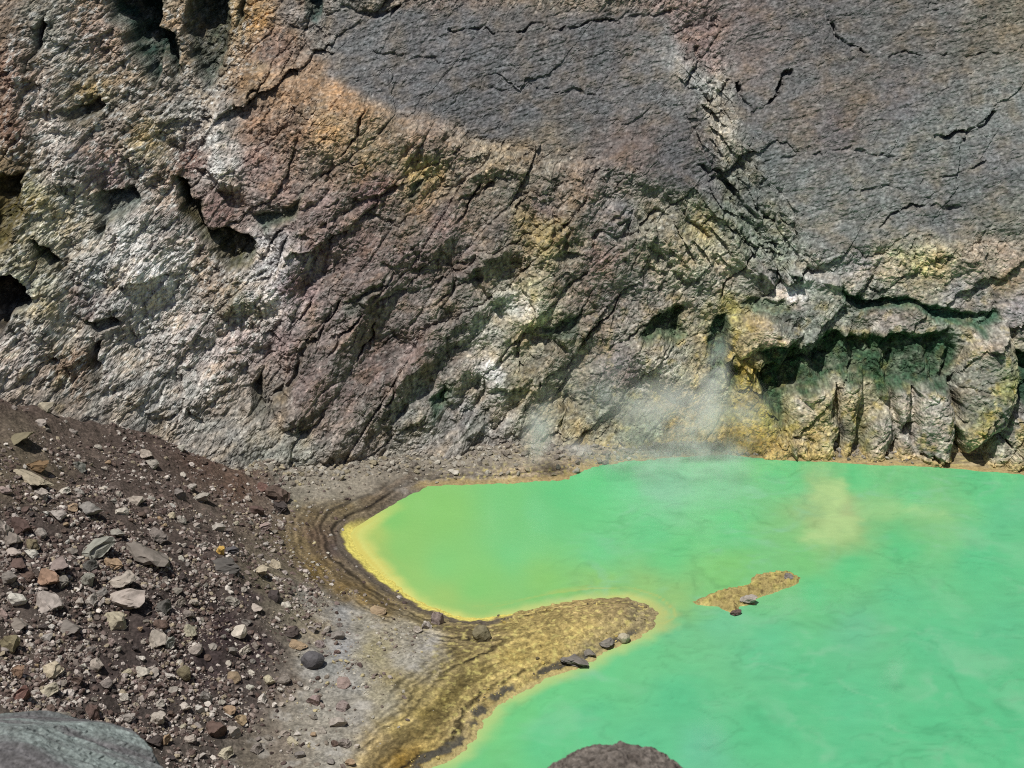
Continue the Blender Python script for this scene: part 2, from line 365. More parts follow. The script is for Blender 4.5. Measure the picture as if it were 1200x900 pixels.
WALL_COL = [
 (15,20,104,92,78),(10,90,118,92,72),(12,150,104,80,62),(50,20,120,116,100),(15,190,106,90,60),(70,60,124,120,108),(90,100,112,106,94),
 (110,50,124,104,88),(60,120,116,108,96),(140,150,110,98,84),(70,190,140,132,120),(110,180,112,98,90),(180,120,108,102,92),(175,160,136,124,86),
 (100,110,128,112,60),(60,150,152,144,132),(40,235,140,132,86),(20,250,96,84,46),(50,270,142,138,110),(90,240,124,122,104),(120,200,116,96,92),
 (230,120,112,108,98),(250,150,160,158,150),(265,195,168,168,160),(225,190,112,88,78),(215,40,124,108,84),(250,20,130,118,84),(295,20,138,110,64),
 (320,60,112,92,78),(300,90,130,108,78),(340,110,136,110,80),(400,112,140,112,78),(390,145,146,120,80),(350,150,120,100,82),(300,150,116,94,76),(300,190,118,96,86),
 (260,240,110,88,80),(150,290,158,156,148),(190,330,164,164,158),(120,320,146,144,136),(100,350,110,96,90),(50,340,142,140,116),(30,310,128,124,98),
 (70,390,132,128,116),(20,420,140,130,120),(85,425,112,94,74),(150,420,138,134,126),(180,470,128,126,118),(250,340,116,104,88),(285,355,128,120,92),(330,300,160,160,158),
 (320,345,160,158,154),(270,390,142,130,124),(240,410,146,136,128),(230,450,140,134,124),(290,400,132,118,112),(350,330,116,92,92),(380,290,112,94,88),(330,400,112,96,92),
 (360,440,106,92,86),(330,230,118,100,90),(400,200,112,98,84),(430,180,128,112,80),(440,215,112,88,84),(380,240,110,96,90),(380,30,112,110,104),(340,20,112,106,98),
 (430,60,104,104,104),(480,90,98,98,100),(550,60,96,96,98),(620,120,94,94,96),(700,60,98,97,98),(700,130,94,93,94),(640,170,112,104,90),(560,120,92,92,94),(430,15,104,100,90),(520,10,104,94,86),(620,12,100,96,92),
 (750,20,104,98,94),(800,70,128,128,124),(800,30,110,96,90),(830,50,112,96,90),(870,20,106,95,92),(880,70,108,98,94),(950,20,96,94,94),(930,110,96,96,96),(1000,60,92,92,92),(1050,40,98,96,92),(1100,20,104,102,98),
 (1150,40,106,100,86),(1190,30,112,104,84),(1000,110,106,96,84),(940,130,110,100,90),(880,150,98,98,98),(1050,110,96,94,96),(1100,160,104,110,106),(1180,120,112,116,112),(1170,200,104,106,106),(1050,180,106,110,108),(980,150,104,96,96),
 (1000,220,106,110,106),(900,190,98,104,102),(940,240,112,116,112),(1100,250,102,104,102),(1020,260,112,114,108),(1180,260,108,108,96),(980,270,112,114,108),(820,110,120,122,116),(835,130,136,130,112),
 (760,110,98,98,98),(790,180,92,90,92),(830,180,94,92,92),(740,170,108,92,84),(720,200,96,92,86),(770,220,104,102,94),(690,210,114,102,90),(840,240,84,94,82),(880,270,90,100,84),(910,300,100,112,98),(880,230,84,90,84),
 (500,160,124,108,92),(540,190,118,106,90),(495,198,140,122,70),(500,225,130,110,82),(580,180,128,116,92),(600,220,108,104,92),(640,240,112,98,92),(620,260,122,112,76),(640,275,142,126,76),(650,262,130,116,76),(580,260,108,98,88),(520,260,104,90,84),(460,250,100,90,80),
 (430,280,108,92,86),(480,300,102,88,82),(540,300,102,92,86),(600,310,100,90,78),(700,240,104,98,92),(720,250,104,102,100),(760,250,106,104,88),(700,300,112,96,90),(660,320,110,100,86),(740,310,104,100,88),(780,300,130,124,104),(820,270,132,126,86),(800,310,136,130,106),(835,300,142,138,112),
 (850,330,132,128,114),(820,340,122,118,104),(400,330,104,94,88),(430,370,104,92,86),(480,350,98,90,84),(480,400,106,92,86),(540,360,98,92,84),(440,430,98,84,78),(390,400,104,94,88),(400,460,104,90,84),(520,420,98,90,82),
 (620,335,150,146,104),(615,350,176,176,168),(625,370,130,126,92),(575,390,150,148,134),(580,430,176,174,168),(555,450,124,120,108),(600,400,116,110,82),(610,440,120,116,90),(640,430,116,110,94),(690,340,112,98,86),(720,350,104,96,90),(760,340,112,108,102),
 (650,480,120,116,92),(690,430,112,108,92),(720,430,112,104,102),(735,440,108,98,96),(760,440,142,140,130),(780,430,150,146,130),(800,440,132,128,100),(700,460,108,110,100),(740,470,92,96,72),(790,480,118,96,44),(800,500,120,104,56),(780,460,112,106,60),
 (480,500,118,118,110),(440,480,98,92,84),(420,520,112,104,96),(500,530,128,124,116),(540,490,120,118,114),(550,520,118,114,106),(580,500,124,122,116),(590,530,122,118,110),(620,500,120,116,98),(660,500,128,122,92),(680,520,134,116,62),(690,535,166,144,80),
 (640,520,138,130,116),(700,500,116,120,104),(750,510,112,124,100),(470,550,124,116,100),(560,550,120,110,96),(620,555,140,126,102),(400,540,124,118,106),(350,530,124,124,112),(300,520,128,126,114),(380,500,104,94,86),(320,470,116,108,96),(260,480,124,114,100),(270,500,134,132,124),
 (850,400,120,112,72),(880,380,140,128,92),(905,385,156,140,118),(915,410,136,128,108),(860,360,134,130,60),(880,340,110,108,96),(900,320,104,100,96),(930,345,176,172,168),(960,350,112,118,104),(920,370,84,92,84),(970,320,118,118,112),(1000,310,122,120,116),
 (1060,300,146,138,96),(1080,310,152,144,88),(1050,320,140,134,114),(1100,330,134,128,104),(1100,300,142,132,98),(1150,300,126,116,98),(1170,330,132,120,92),(1120,340,118,118,116),(1180,300,126,112,94),(1150,350,120,118,112),(1190,360,112,108,108),(1040,340,122,124,112),
 (1000,370,108,112,98),(950,380,100,106,94),(1040,372,124,116,106),(1070,375,112,108,98),(1120,395,110,116,100),(870,440,146,128,50),(872,470,122,106,36),(880,500,142,122,44),(860,480,112,110,44),(900,480,110,112,48),(900,510,130,114,56),(925,510,138,134,112),(870,520,160,132,60),(850,455,150,146,116),
 (900,525,158,132,66),(930,470,132,128,96),(945,465,150,150,146),(960,470,156,140,76),(950,500,152,130,62),(965,510,164,152,104),(950,520,146,130,74),(980,490,90,86,74),(990,445,160,152,130),(1000,460,140,130,92),(1000,490,120,116,62),(1010,510,104,104,60),(1030,500,150,142,128),(1030,520,146,138,124),(1050,460,140,134,122),
 (1028,440,92,100,36),(1080,455,158,154,140),(1100,455,140,132,118),(1085,475,144,138,124),(1070,500,138,132,120),(1095,490,132,124,108),(1080,510,138,130,118),(1095,520,130,126,112),(1120,470,96,96,84),(1130,420,124,120,104),(1150,390,144,134,118),(1140,440,112,112,98),(1155,430,104,108,98),(1170,440,124,130,60),(1140,475,130,128,60),(1140,490,136,128,64),(1160,470,98,102,92),(1150,500,128,122,116),(1170,500,140,136,128),(1180,510,136,134,104),(1195,510,140,128,80),(1170,520,150,144,124),(1185,535,150,142,112),(1195,480,124,118,112),
 (850,528,166,150,104),(900,534,166,144,92),(950,536,178,160,98),(1000,538,160,136,90),(1060,540,176,148,84),(1100,542,176,150,90),(1150,548,178,140,80),(1195,554,182,150,84),
]
def build_wall():
    xs = np.unique(np.concatenate([np.arange(-120, -64, 0.9), np.arange(-64, 70, 0.108), np.arange(70, 125.5, 0.9)]))
    zs = np.unique(np.concatenate([np.arange(-2.5, 49, 0.098), np.arange(49, 84, 0.8)]))
    X, Z = np.meshgrid(xs, zs)
    X = X.astype(F32); Z = Z.astype(F32)
    Y0 = wall_base(X, Z).astype(F32)
    px, py, dep = project(X, Y0, Z)
    px = px.astype(F32); py = py.astype(F32)
    w1 = fbm(X / 3.2, Z / 3.2, 4, 5); w2 = fbm(X / 3.2, Z / 3.2, 4, 91)
    wx = px + 13 * w1; wy = py + 13 * w2
    crust = pmask(wx, wy, LEFT_CRUST, 14)
    f1 = pmask(wx, wy, FACE_TOP, 10); f2 = pmask(wx, wy, FACE_RIGHT, 16)
    face = np.maximum(f1, f2)
    slab = pmask(wx, wy, LOWER_SLAB, 9)
    flak = pmask(wx, wy, FLAKES, 14)
    calm = 1 - 0.72 * face
    D = 1.7 * fbm(X / 21, Z / 15, 3, 11) * (1 - .5 * face)
    D += 1.1 * fbm(X / 7.5, Z / 6, 3, 12) * calm
    # ledge: the brown slab stands in front of the grey face above it
    step = sdf(wx, wy, LOWER_SLAB, 60)
    D += 0.9 * ss(-2, 14, step) * ss(520, 300, py)
    # broken rock at three sizes, bedding tilted
    a1, b1 = rot(X, Z, 38); a2, b2 = rot(X, Z, -52); a3, b3 = rot(X, Z, 75)
    jig = 0.5 * fbm(X / 2.1, Z / 2.1, 3, 33)
    h1, e1, r1 = facets(a1 / 13 + jig * .3, b1 / 4.2 + jig * .3, 101)
    h2, e2, r2 = facets(a1 / 3.4 + jig * .5, b1 / 1.7 + jig * .5, 201)
    h3, e3, r3 = facets(a2 / 2.6 + jig * .5, b2 / 0.9 + jig * .5, 301)
    h4, e4, r4 = facets(a3 / 1.25 + jig, b3 / 0.75 + jig, 401)
    h5, e5, r5 = facets(X / 0.52 + jig, Z / 0.45 + jig, 501)
    patch = .30 + .9 * ss(-.12, .32, fbm(X / 9, Z / 6, 3, 616))
    D += 0.85 * h1 * calm * (1 - .5 * crust) + (0.30 - .18 * slab) * h2 * calm * (1 - flak) * patch
    lowl = slab * ss(640, 560, px)
    D += lowl * 1.3 * (.55 - np.abs(perlin((a1 + 3 * w1) / 30, (b1 + 3 * w2) / 10.5, 615)))
    D += 0.75 * h3 * np.maximum(flak, .10 * calm)
    D += .20 * h4 * (1 - .68 * face) * patch + 0.13 * h5 * (1 - .62 * face)
    D -= 0.20 * ss(.10, 0, e1) * calm + (.10 * ss(.12, 0, e2) * calm * (1 - flak) + .05 * ss(.14, 0, e4) * (1 - .6 * face)) * patch
    for pts, hgt, hw in RIDGES:
        xs_ = [p[0] for p in pts]; ys_ = [p[1] for p in pts]
        m = (px > min(xs_) - hw - 25) & (px < max(xs_) + hw + 25) & (py > min(ys_) - hw - 25) & (py < max(ys_) + hw + 25)
        d = seg_dist(px[m] + 12 * w1[m], py[m] + 12 * w2[m], pts)
        D[m] += hgt * np.clip(1 - d / hw, 0, 1) ** .8
    # long bedding fractures running up to the right through the brown slab
    g1, g2 = rot(X + 1.2 * w1, Z + 1.2 * w2, 52)
    fr = np.abs(perlin(g1 / 20, g2 / 4.6, 611)); fr2 = np.abs(perlin(g1 / 8 + 3, g2 / 2.6, 612))
    keep_f = np.maximum(slab, .35 * (1 - face))
    D -= keep_f * (.85 * ss(.05, 0, fr) * ss(0, .3, fbm(X / 7, Z / 7, 2, 613)) + .30 * ss(.05, 0, fr2) * ss(.05, .4, fbm(X / 5, Z / 5, 2, 614)))
    # crumbly crust at the left
    D += crust * (1.3 * (billow(X / 5, Z / 4.6, 3, 61) - .25) + .95 * (billow(X / 1.0, Z / .9, 4, 71, .65) - .25))
    # fine relief: near horizontal striations on the smooth grey faces
    D += .17 * fbm(X / .6, Z / .45, 3, 81, .7) * (1 - .5 * face)
    tx, tz = rot(X, Z, 14)
    D += face * (.10 * fbm(tx / 1.6, tz / .30, 3, 85) + .16 * fbm(tx / 5, tz / 1.1, 3, 86))
    # drop everything that is not hard rock near the water so that the foot stays crisp
    for poly, dpt, edge, c, st in SUNK:
        left_ = max(p_[0] for p_ in poly) < 330; right_ = min(p_[0] for p_ in poly) > 850
        ya = max(-10, min(p_[1] for p_ in poly)); yb = max(p_[1] for p_ in poly)
        edge = edge * (1.7 if dpt > 1.2 else 1.2)
        k_ = 9 if right_ else 0
        q = ss(0, edge, sdf(wx + k_ * w2, wy - k_ * w1, poly, edge + 4))
        D -= (1.9 if left_ else 1.15) * dpt * q * (.85 + .3 * w1) * (1 - (.6 if right_ else .5) * np.clip((wy - ya) / (yb - ya), 0, 1))
    for poly, hgt, edge in PROUD:
        s_ = sdf(px + 5 * w1, py + 5 * w2, poly, 60)
        q = ss(-1.5, edge, s_)
        D += 1.5 * hgt * (.55 * ss(-1.5, 3, s_) + .45 * q)
    mid0 = fbm(X / 2.2, Z / 2.2, 3, 134)
    for pts, dpt, hw in CRACKS:
        xs_ = [p[0] for p in pts]; ys_ = [p[1] for p in pts]
        m = (px > min(xs_) - 20) & (px < max(xs_) + 20) & (py > min(ys_) - 20) & (py < max(ys_) + 20)
        if m.any():
            d = seg_dist(px[m] + 14 * w1[m], py[m] + 14 * w2[m], pts)
            D[m] -= dpt * ss(hw, 0, d + 6 * np.abs(h4[m]) - 1.2) * np.clip(.75 + 1.5 * mid0[m], .1, 1.2)
    D *= ss(-3, .6, Z) * .75 + .25
    Y = Y0 - D
    # ---- colour
    Zc = Z - .9 * D
    ax_ = np.array([p_[0] for p_ in WALL_COL], float); ay_ = np.array([p_[1] for p_ in WALL_COL], float)
    inf = inside(ax_, ay_, FACE_TOP) | inside(ax_, ay_, FACE_RIGHT)
    samp = idw_map([p_ for p_, f_ in zip(WALL_COL, inf) if not f_], 4)
    samp_face = idw_map([p_ for p_, f_ in zip(WALL_COL, inf) if f_], 4)
    nx = px + 16 * w1 + 7 * fbm(X / .9, Zc / .9, 3, 44); ny = py + 16 * w2 + 7 * fbm(X / .9, Zc / .9, 3, 45)
    c_rest = samp(nx, ny)
    c_face = samp_face(nx, ny)
    sharp = np.maximum(pmask(wx + 4 * w2, wy + 4 * w1, FACE_TOP, 9), pmask(wx, wy, FACE_RIGHT, 18))
    c = mix(c_rest, c_face, sharp) * np.array((1.45, 1.40, 1.41))
    c *= np.array((1.045, 1.045, 1.01)) ** sharp[..., None]
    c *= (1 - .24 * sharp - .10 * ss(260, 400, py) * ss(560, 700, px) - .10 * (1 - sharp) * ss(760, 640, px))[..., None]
    g_ = c.mean(-1, keepdims=True); c = g_ + (c - g_) * (.78 - .20 * sharp - .10 * crust * (1 - ss(170, 290, px) * ss(200, 60, py)) - .08 * ss(300, 420, py) * ss(920, 990, px) + .12 * ss(360, 420, py) * ss(835, 860, px) * ss(960, 920, px))[..., None]
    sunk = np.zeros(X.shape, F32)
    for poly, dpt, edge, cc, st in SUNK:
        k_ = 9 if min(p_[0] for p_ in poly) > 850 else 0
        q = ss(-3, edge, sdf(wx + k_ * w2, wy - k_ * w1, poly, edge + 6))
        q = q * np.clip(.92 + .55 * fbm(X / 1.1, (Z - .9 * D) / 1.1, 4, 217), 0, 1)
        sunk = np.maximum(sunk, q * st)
        c = mix(c, lin(cc) * (1.25 if max(p_[0] for p_ in poly) < 330 else 1.8), q * st)  # recess shade painted into the wall colour, on top of its green tint
    mott = fbm(X / .8, Zc / .7, 4, 131); mid = fbm(X / 3.5, Zc / 2.5, 4, 132)
    c *= (1 + .34 * (r4 - .5) * (1 - .6 * face) + .26 * (r2 - .5) * calm + .75 * mott * (1 - .35 * face) + .30 * mid * (1 - .4 * face))[..., None]
    # warm and cool mineral veins
    vein = fbm(X / 2.6 + 7, Zc / 2.0, 5, 141)
    warm = np.array((1.10, 1.0, .86)); cool = np.array((.93, 1.0, 1.02))
    c *= np.where(vein[..., None] > 0, 1 + (warm - 1) * np.clip(vein * 2.2, 0, 1)[..., None], 1 + (cool - 1) * np.clip(-vein * 2.2, 0, 1)[..., None])
    c *= (1 + sharp * (.22 * fbm(tx / 2.2, (tz - .5 * D) / .22, 4, 87) + .16 * fbm(X / 1.4, Zc / 6, 3, 88)))[..., None]
    # pale encrustation flecks
    salt = ss(.10, .30, fbm(X / .62, Zc / .5, 4, 151)) * (0.16 + .48 * crust + .16 * flak - .08 * face)
    c = mix(c, lin((190, 190, 184)) * .95, np.clip(salt, 0, 1) * (1 - .92 * sunk))
    # yellow sulphur flecks low on the right side
    lowr = ss(300, 420, py) * ss(560, 820, px) + .35 * ss(120, 60, px) * ss(180, 240, py)
    sul = ss(.14, .4, fbm(X / 1.3, Zc / 1.5, 4, 161)) * lowr * .3
    c = mix(c, lin((160, 140, 52)) * 1.4, sul * (1 - .8 * sunk))
    # mineral tide band at the water's edge
    tide = .8 * ss(1.25, .35, Z + .5 * w1) * ss(650, 720, px)
    c = mix(c, lin((172, 150, 92)) * .9 * (1 + .6 * mott)[..., None], tide * .8)
    grain = hf(np.floor(X / .13).astype(np.int64), np.floor(Zc / .12).astype(np.int64), 77) - .5
    c *= (1 + (.45 - .15 * sharp) * grain)[..., None]
    c *= (1 + .15 * crust)[..., None]
    fine = fbm(X / .33, Zc / .28, 3, 133)
    c *= (1 + (1.0 - .3 * sharp) * fine)[..., None]
    c = np.clip(c, .012, .8)
    V = np.stack([X, Y, Z], -1).reshape(-1, 3)
    Q = grid_faces(*X.shape)
    lab = np.zeros(X.shape, np.int32)
    for k, (poly, hgt, edge) in enumerate(PROUD):
        lab[sdf(px + 5 * w1, py + 5 * w2, poly, 10) > 0] = k + 1
    fl = lab.reshape(-1)[Q[:, 0]]
    C = c.reshape(-1, 3)
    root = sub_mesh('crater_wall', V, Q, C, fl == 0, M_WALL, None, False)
    tag(root, 'steep mottled grey, brown and white rock wall rising behind the green lake', kind='structure')
    txt = ['orange and olive stained cone shaped buttress', 'rounded yellow grey buttress beside the orange cone', 'narrow cream buttress with a square top', 'pale triangular buttress', 'small pale block under the dark green recess',
           'broad pale block topped buttress', 'small pale wedge at the water', 'tall cracked pillar with a green yellow streak', 'pale slanting slabs at the right edge', 'olive knob overhanging the orange cone']
    for k in range(len(PROUD)):
        o = sub_mesh('rock_buttress', V, Q, C, fl == k + 1, M_WALL, root, False)
        if o: o['label'] = txt[k]
    return X, Y, Z
WX, WY, WZ = build_wall()

# ================================================================== GROUND
def P(pts, z=0.0):
    return [tuple(at_z(a, b, z)[:2]) for a, b in pts]
SHORE_PX = [(1300,600),(1200,556),(1100,548),(1000,543),(900,538),(850,532),(790,536),(735,541),(700,545),(683,552),(660,562),(600,566),(530,568),(500,569),(488,575),(456,592),(432,606),(412,618),(407,628),(414,645),
 (430,662),(450,679),(480,700),(508,714),(540,724),(565,726),(592,721),(626,714),(660,707),(700,702),(735,701),(756,707),(768,718),(766,734),(754,743),(738,752),(715,761),(690,776),(665,786),(640,794),(620,805),
 (600,815),(582,825),(571,838),(562,852),(550,868),(536,882),(522,891),(505,896),(496,904),(470,940)]
SHORE = P(SHORE_PX)
LAND = SHORE + [(-12, 60), (-130, 40), (-130, 160), (130, 160), (130, 120)]
FOOT_PX = [(352,545),(338,590),(335,615),(345,660),(385,705),(372,760),(340,815),(300,870),(268,930)]
FOOT = [(-22.5, 130)] + P(FOOT_PX, 1.2) + [(-13, 55)]
SCREE = FOOT + [(-140, 50), (-140, 140)]
def ground_z(x, y, detail=True):
    x = np.asarray(x, F32); y = np.asarray(y, F32)
    wob = .5 * fbm(x / 2.2, y / 2.2, 3, 7)
    d = seg_dist(x, y, SHORE); s = np.where(inside(x, y, LAND), d, -d) + wob * .5 + .38 * fbm(x / .75, y / .75, 3, 8) * ss(-14, -8, x)
    flat = np.where(s > 0, .07 * s + .75 * (1 - np.exp(-np.maximum(s, 0) / 3.2)), .22 * s)
    flat = np.maximum(flat, -2.0)
    df = seg_dist(x, y, FOOT); q = np.where(inside(x, y, SCREE), df, -df) + 1.3 * wob
    scree = .56 * (np.sqrt(q * q + 3.0) + q) * .5
    scree = scree + np.clip(q, 0, 6) / 6 * (.55 * fbm(x / 6, y / 6, 3, 21))
    gap = wall_base(x, np.maximum(scree, 0)) - y
    scree = scree - 2.2 * ss(3.6, 0, gap) * ss(2, 6, q)
    rim = 57.2 - .785 * y
    z = flat + scree
    k = 1.2
    z = np.where(rim > z - 8, np.log(np.exp(np.clip((z) / k, -20, 60)) + np.exp(np.clip(rim / k, -20, 60))) * k, z)
    if detail:
        land = ss(-.3, .6, s)
        m = ss(0, 4, q)
        z = z + land * (.05 * fbm(x / .7, y / .7, 4, 22) + .10 * fbm(x / 3, y / 3, 3, 23) * (1 - m)) + m * (.20 * fbm(x / 1.3, y / 1.3, 4, 24) + .10 * (billow(x / .5, y / .5, 2, 25) - .2))
        # old shoreline terraces round the mud flat
        t = s + .5 * fbm(x / 5, y / 5, 2, 26)
        crusty = land * (1 - m) * ss(.4, 1.2, s) * ss(-4, 3, x + .5 * (y - 95))
        hc, ec, rc = facets(x / .62 + .3 * wob, y / .5 + .3 * wob, 27)
        z = z + crusty * (.09 * hc + .09 * (billow(x / .8, y / .8, 3, 28) - .2))
        z = z + land * (1 - m) * ss(9, 5, s) * .028 * np.sin(t * 9.0)
    return z, s, q
GROUND_COL = [
 (40,470,102,84,74),(20,455,98,80,72),(110,480,104,88,78),(180,510,104,86,76),(240,540,108,84,70),(280,570,116,88,70),(150,540,104,88,78),(80,520,110,94,82),(20,500,116,102,84),(20,540,120,106,84),(50,560,112,98,76),(120,580,100,86,78),
 (200,580,106,90,80),(250,600,110,96,84),(310,600,130,112,96),(330,560,136,130,114),(350,580,128,126,110),(390,570,146,142,126),(420,572,142,136,118),(300,570,122,100,84),
 (100,640,86,72,66),(40,620,100,86,78),(180,630,92,78,70),(240,640,92,78,72),(60,700,96,84,76),(160,690,86,74,68),(230,700,76,62,60),(260,740,70,54,56),(200,740,76,62,62),(290,700,80,66,66),(100,780,84,70,66),(180,800,82,70,66),(240,790,74,60,60),
 (300,760,80,64,64),(150,850,82,72,66),(240,860,90,80,72),(290,820,96,84,78),(330,800,116,104,92),(30,780,104,90,78),(60,840,96,86,78),
 (320,650,124,112,94),(330,690,136,124,102),(350,720,132,122,98),(310,680,124,114,88),(370,740,140,128,106),(360,700,138,134,124),(330,640,120,106,80),
 (360,600,104,90,66),(400,590,100,86,58),(430,580,96,82,62),(370,630,92,76,62),(395,640,90,78,72),(350,640,112,98,70),(440,570,92,80,66),(470,560,104,92,78),(480,575,118,108,96),
 (370,670,112,94,56),(400,690,104,86,52),(430,700,112,94,58),(450,710,112,96,64),(420,660,96,86,72),(450,690,98,88,68),(480,710,112,98,64),(500,722,120,106,66),
 (400,720,136,136,134),(430,730,140,136,124),(470,740,150,144,128),(500,760,152,148,140),(440,760,150,142,112),(480,775,152,148,136),(400,760,136,136,136),(380,780,132,132,128),(410,800,140,138,132),(370,830,142,138,128),(420,840,146,142,134),(450,820,144,138,118),(330,870,124,114,102),
 (390,880,146,142,132),(350,850,136,130,118),(300,890,110,102,90),(440,880,138,122,84),(470,850,142,126,76),(470,800,142,130,92),(490,810,138,122,70),(520,790,126,110,58),(540,770,122,106,58),(530,740,126,110,70),(510,780,140,130,100),
 (500,840,120,104,44),(520,820,126,110,46),(540,810,124,108,50),(520,850,130,112,60),(490,880,116,92,30),(470,890,110,86,28),(500,870,138,118,58),(560,790,136,120,62),(580,750,124,108,70),(560,735,116,102,66),(600,735,138,122,66),(640,725,140,122,68),(680,715,146,126,76),(720,712,132,114,74),
 (600,770,158,138,68),(640,760,158,138,72),(680,740,160,140,76),(720,735,150,134,84),(745,720,130,118,84),(640,785,160,140,76),(600,800,168,148,84),(570,815,152,132,76),(690,765,130,120,86),(550,840,164,144,90),(540,870,164,146,96),(515,885,150,128,60),
 (560,545,122,112,98),(620,555,140,124,100),(520,555,116,106,92),(660,555,138,122,96),(600,562,150,134,104),(450,550,118,108,96),
]
def build_ground():
    xs = np.unique(np.concatenate([np.arange(-66, -46, .5), np.arange(-46, 24, .105), np.arange(24, 70, .7)]))
    ys = np.unique(np.concatenate([np.arange(66, 72, .5), np.arange(72, 128.5, .105), np.arange(128.5, 134, .5)]))
    X, Y = np.meshgrid(xs, ys); X = X.astype(F32); Y = Y.astype(F32)
    Z, s, q = ground_z(X, Y)
    px, py, dep = project(X, Y, Z)
    w1 = fbm(X / 2.4, Y / 2.4, 4, 55); w2 = fbm(X / 2.4, Y / 2.4, 4, 56)
    samp = idw_map(GROUND_COL, 4)
    f1 = fbm(X / .8, Y / .8, 3, 57)
    c = samp(px + 14 * w1 + 6 * f1, py + 10 * w2 + 5 * f1) * (.72 - .14 * ss(0, 2, q) + .30 * ss(530, 620, px) + .14 * ss(310, 360, px) * ss(680, 720, py) * ss(560, 500, px))[..., None]
    sc = ss(-.5, 2, q)
    g_ = c.mean(-1, keepdims=True); c = g_ + (c - g_) * (1 - .22 * sc)[..., None]
    mott = fbm(X / .45, Y / .45, 4, 58); mid = fbm(X / 2.2, Y / 2.2, 4, 59)
    c *= (1 + .55 * mott + .4 * mid)[..., None]
    # swirling bands left by the falling lake on the mud flat
    t = s + .9 * fbm(X / 6, Y / 6, 3, 60) + .12 * f1
    band = fbm(t * 1.9, X * .04, 4, 62) * 1.3 + .28 * np.sin(t * 9.5 + 2.5 * mid)
    near = ss(11, 4, s) * (1 - sc) * ss(.2, .9, s)
    dirt = samp(px, py); sat = (dirt[..., 0] - dirt[..., 2]) / (dirt[..., 0] + 1e-4)
    c *= (1 + near * ss(.25, .5, sat) * band * (.95 - .55 * ss(560, 680, px)))[..., None]
    g_ = c.mean(-1, keepdims=True); c = g_ + (c - g_) * (1 - .14 * ss(520, 600, px) - .18 * (1 - ss(520, 600, px)) * ss(440, 500, px))[..., None]
    c *= (1 - .16 * sc)[..., None] ** -0.35
    grain = hf(np.floor(X / .12).astype(np.int64), np.floor(Y / .12).astype(np.int64), 78) - .5
    c *= (1 + .5 * grain)[..., None]
    # yellow sulphur speckle on the spit
    spk = ss(.1, .4, fbm(X / .5, Y / .5, 3, 63)) * ss(470, 560, px) * (1 - sc)
    c = mix(c, lin((206, 194, 120)) * .85, spk * .6)
    dk = ss(.12, .45, fbm(X / .6 + 9, Y / .6, 3, 64)) * ss(560, 640, px)
    c = mix(c, lin((84, 74, 50)) * .72, dk * .45)
    # salt bloom on grey mud
    blo = ss(.1, .4, fbm(X / 1.6, Y / 1.6, 5, 65)) * (1 - sc) * ss(.5, .25, sat)
    c = mix(c, lin((178, 174, 166)) * .8, blo * .55)
    # wet edge: yellow sulphur rim in the bay, pale crust then dark wet line elsewhere
    bay = ((px > 395) & (px < 600) & (py < 740)).astype(F32) * ss(604, 624, py)
    e = s + .15 * mott
    c = mix(c, lin((226, 214, 112)) * .76, ss(.75, .35, e) * bay * .9)
    ring = ss(.6, .9, e) * ss(2.0, 1.1, e)
    c = mix(c, lin((92, 84, 74)) * .85, ring * bay * .85)
    ob = ss(730, 745, py + 0 * px) * (1 - bay)
    c = mix(c, lin((184, 168, 116)) * .75, ss(.35, .1, e) * ob * .8)
    c = mix(c, lin((74, 72, 66)) * .85, ss(.25, .38, e) * ss(1.05, .7, e) * ob * .95 * ss(-.25, .0, mid))
    far = ss(580, 566, py) * ss(470, 500, px)
    c = mix(c, lin((166, 146, 100)) * .85, ss(.9, .4, e) * far * .7)
    shelf = ss(600, 575, py) * ss(300, 345, px) * (1 - sc)
    c = mix(c, lin((150, 142, 128)) * (.72 * (1 + .5 * mott + .4 * mid))[..., None], shelf * ss(1.6, 3.0, s + mid) * .75)
    c = np.clip(c, .01, .8)
    V = np.stack([X, Y, Z], -1).reshape(-1, 3); Q = grid_faces(*X.shape)
    zq = Z.reshape(-1)[Q]; sq = s.reshape(-1)[Q[:, 0]]; qq = q.reshape(-1)[Q[:, 0]]; xq = X.reshape(-1)[Q[:, 0]]; yq = Y.reshape(-1)[Q[:, 0]]
    vis = (zq.max(1) > -.35)
    C = c.reshape(-1, 3)
    bx, by = P([(530, 735)])[0]
    spit_line = P([(556, 724), (505, 760), (470, 800), (470, 900)], .4)
    sp_poly = P([(556, 715), (520, 760), (515, 800), (600, 830), (800, 780), (800, 690)], .3)
    spit = inside(xq, yq, sp_poly)
    scr = (qq > .4) & ~spit
    tag(sub_mesh('scree_slope', V, Q, C, vis & scr, M_GROUND), 'dark brown scree slope strewn with pale stones left of the lake', kind='structure')
    tag(sub_mesh('mud_flat', V, Q, C, vis & ~scr & ~spit, M_GROUND), 'grey and olive banded mud flat between scree and lake', kind='structure')
    tag(sub_mesh('spit', V, Q, C, vis & spit, M_GROUND), 'speckled yellow olive spit of mud reaching into the green lake', kind='structure')
build_ground()

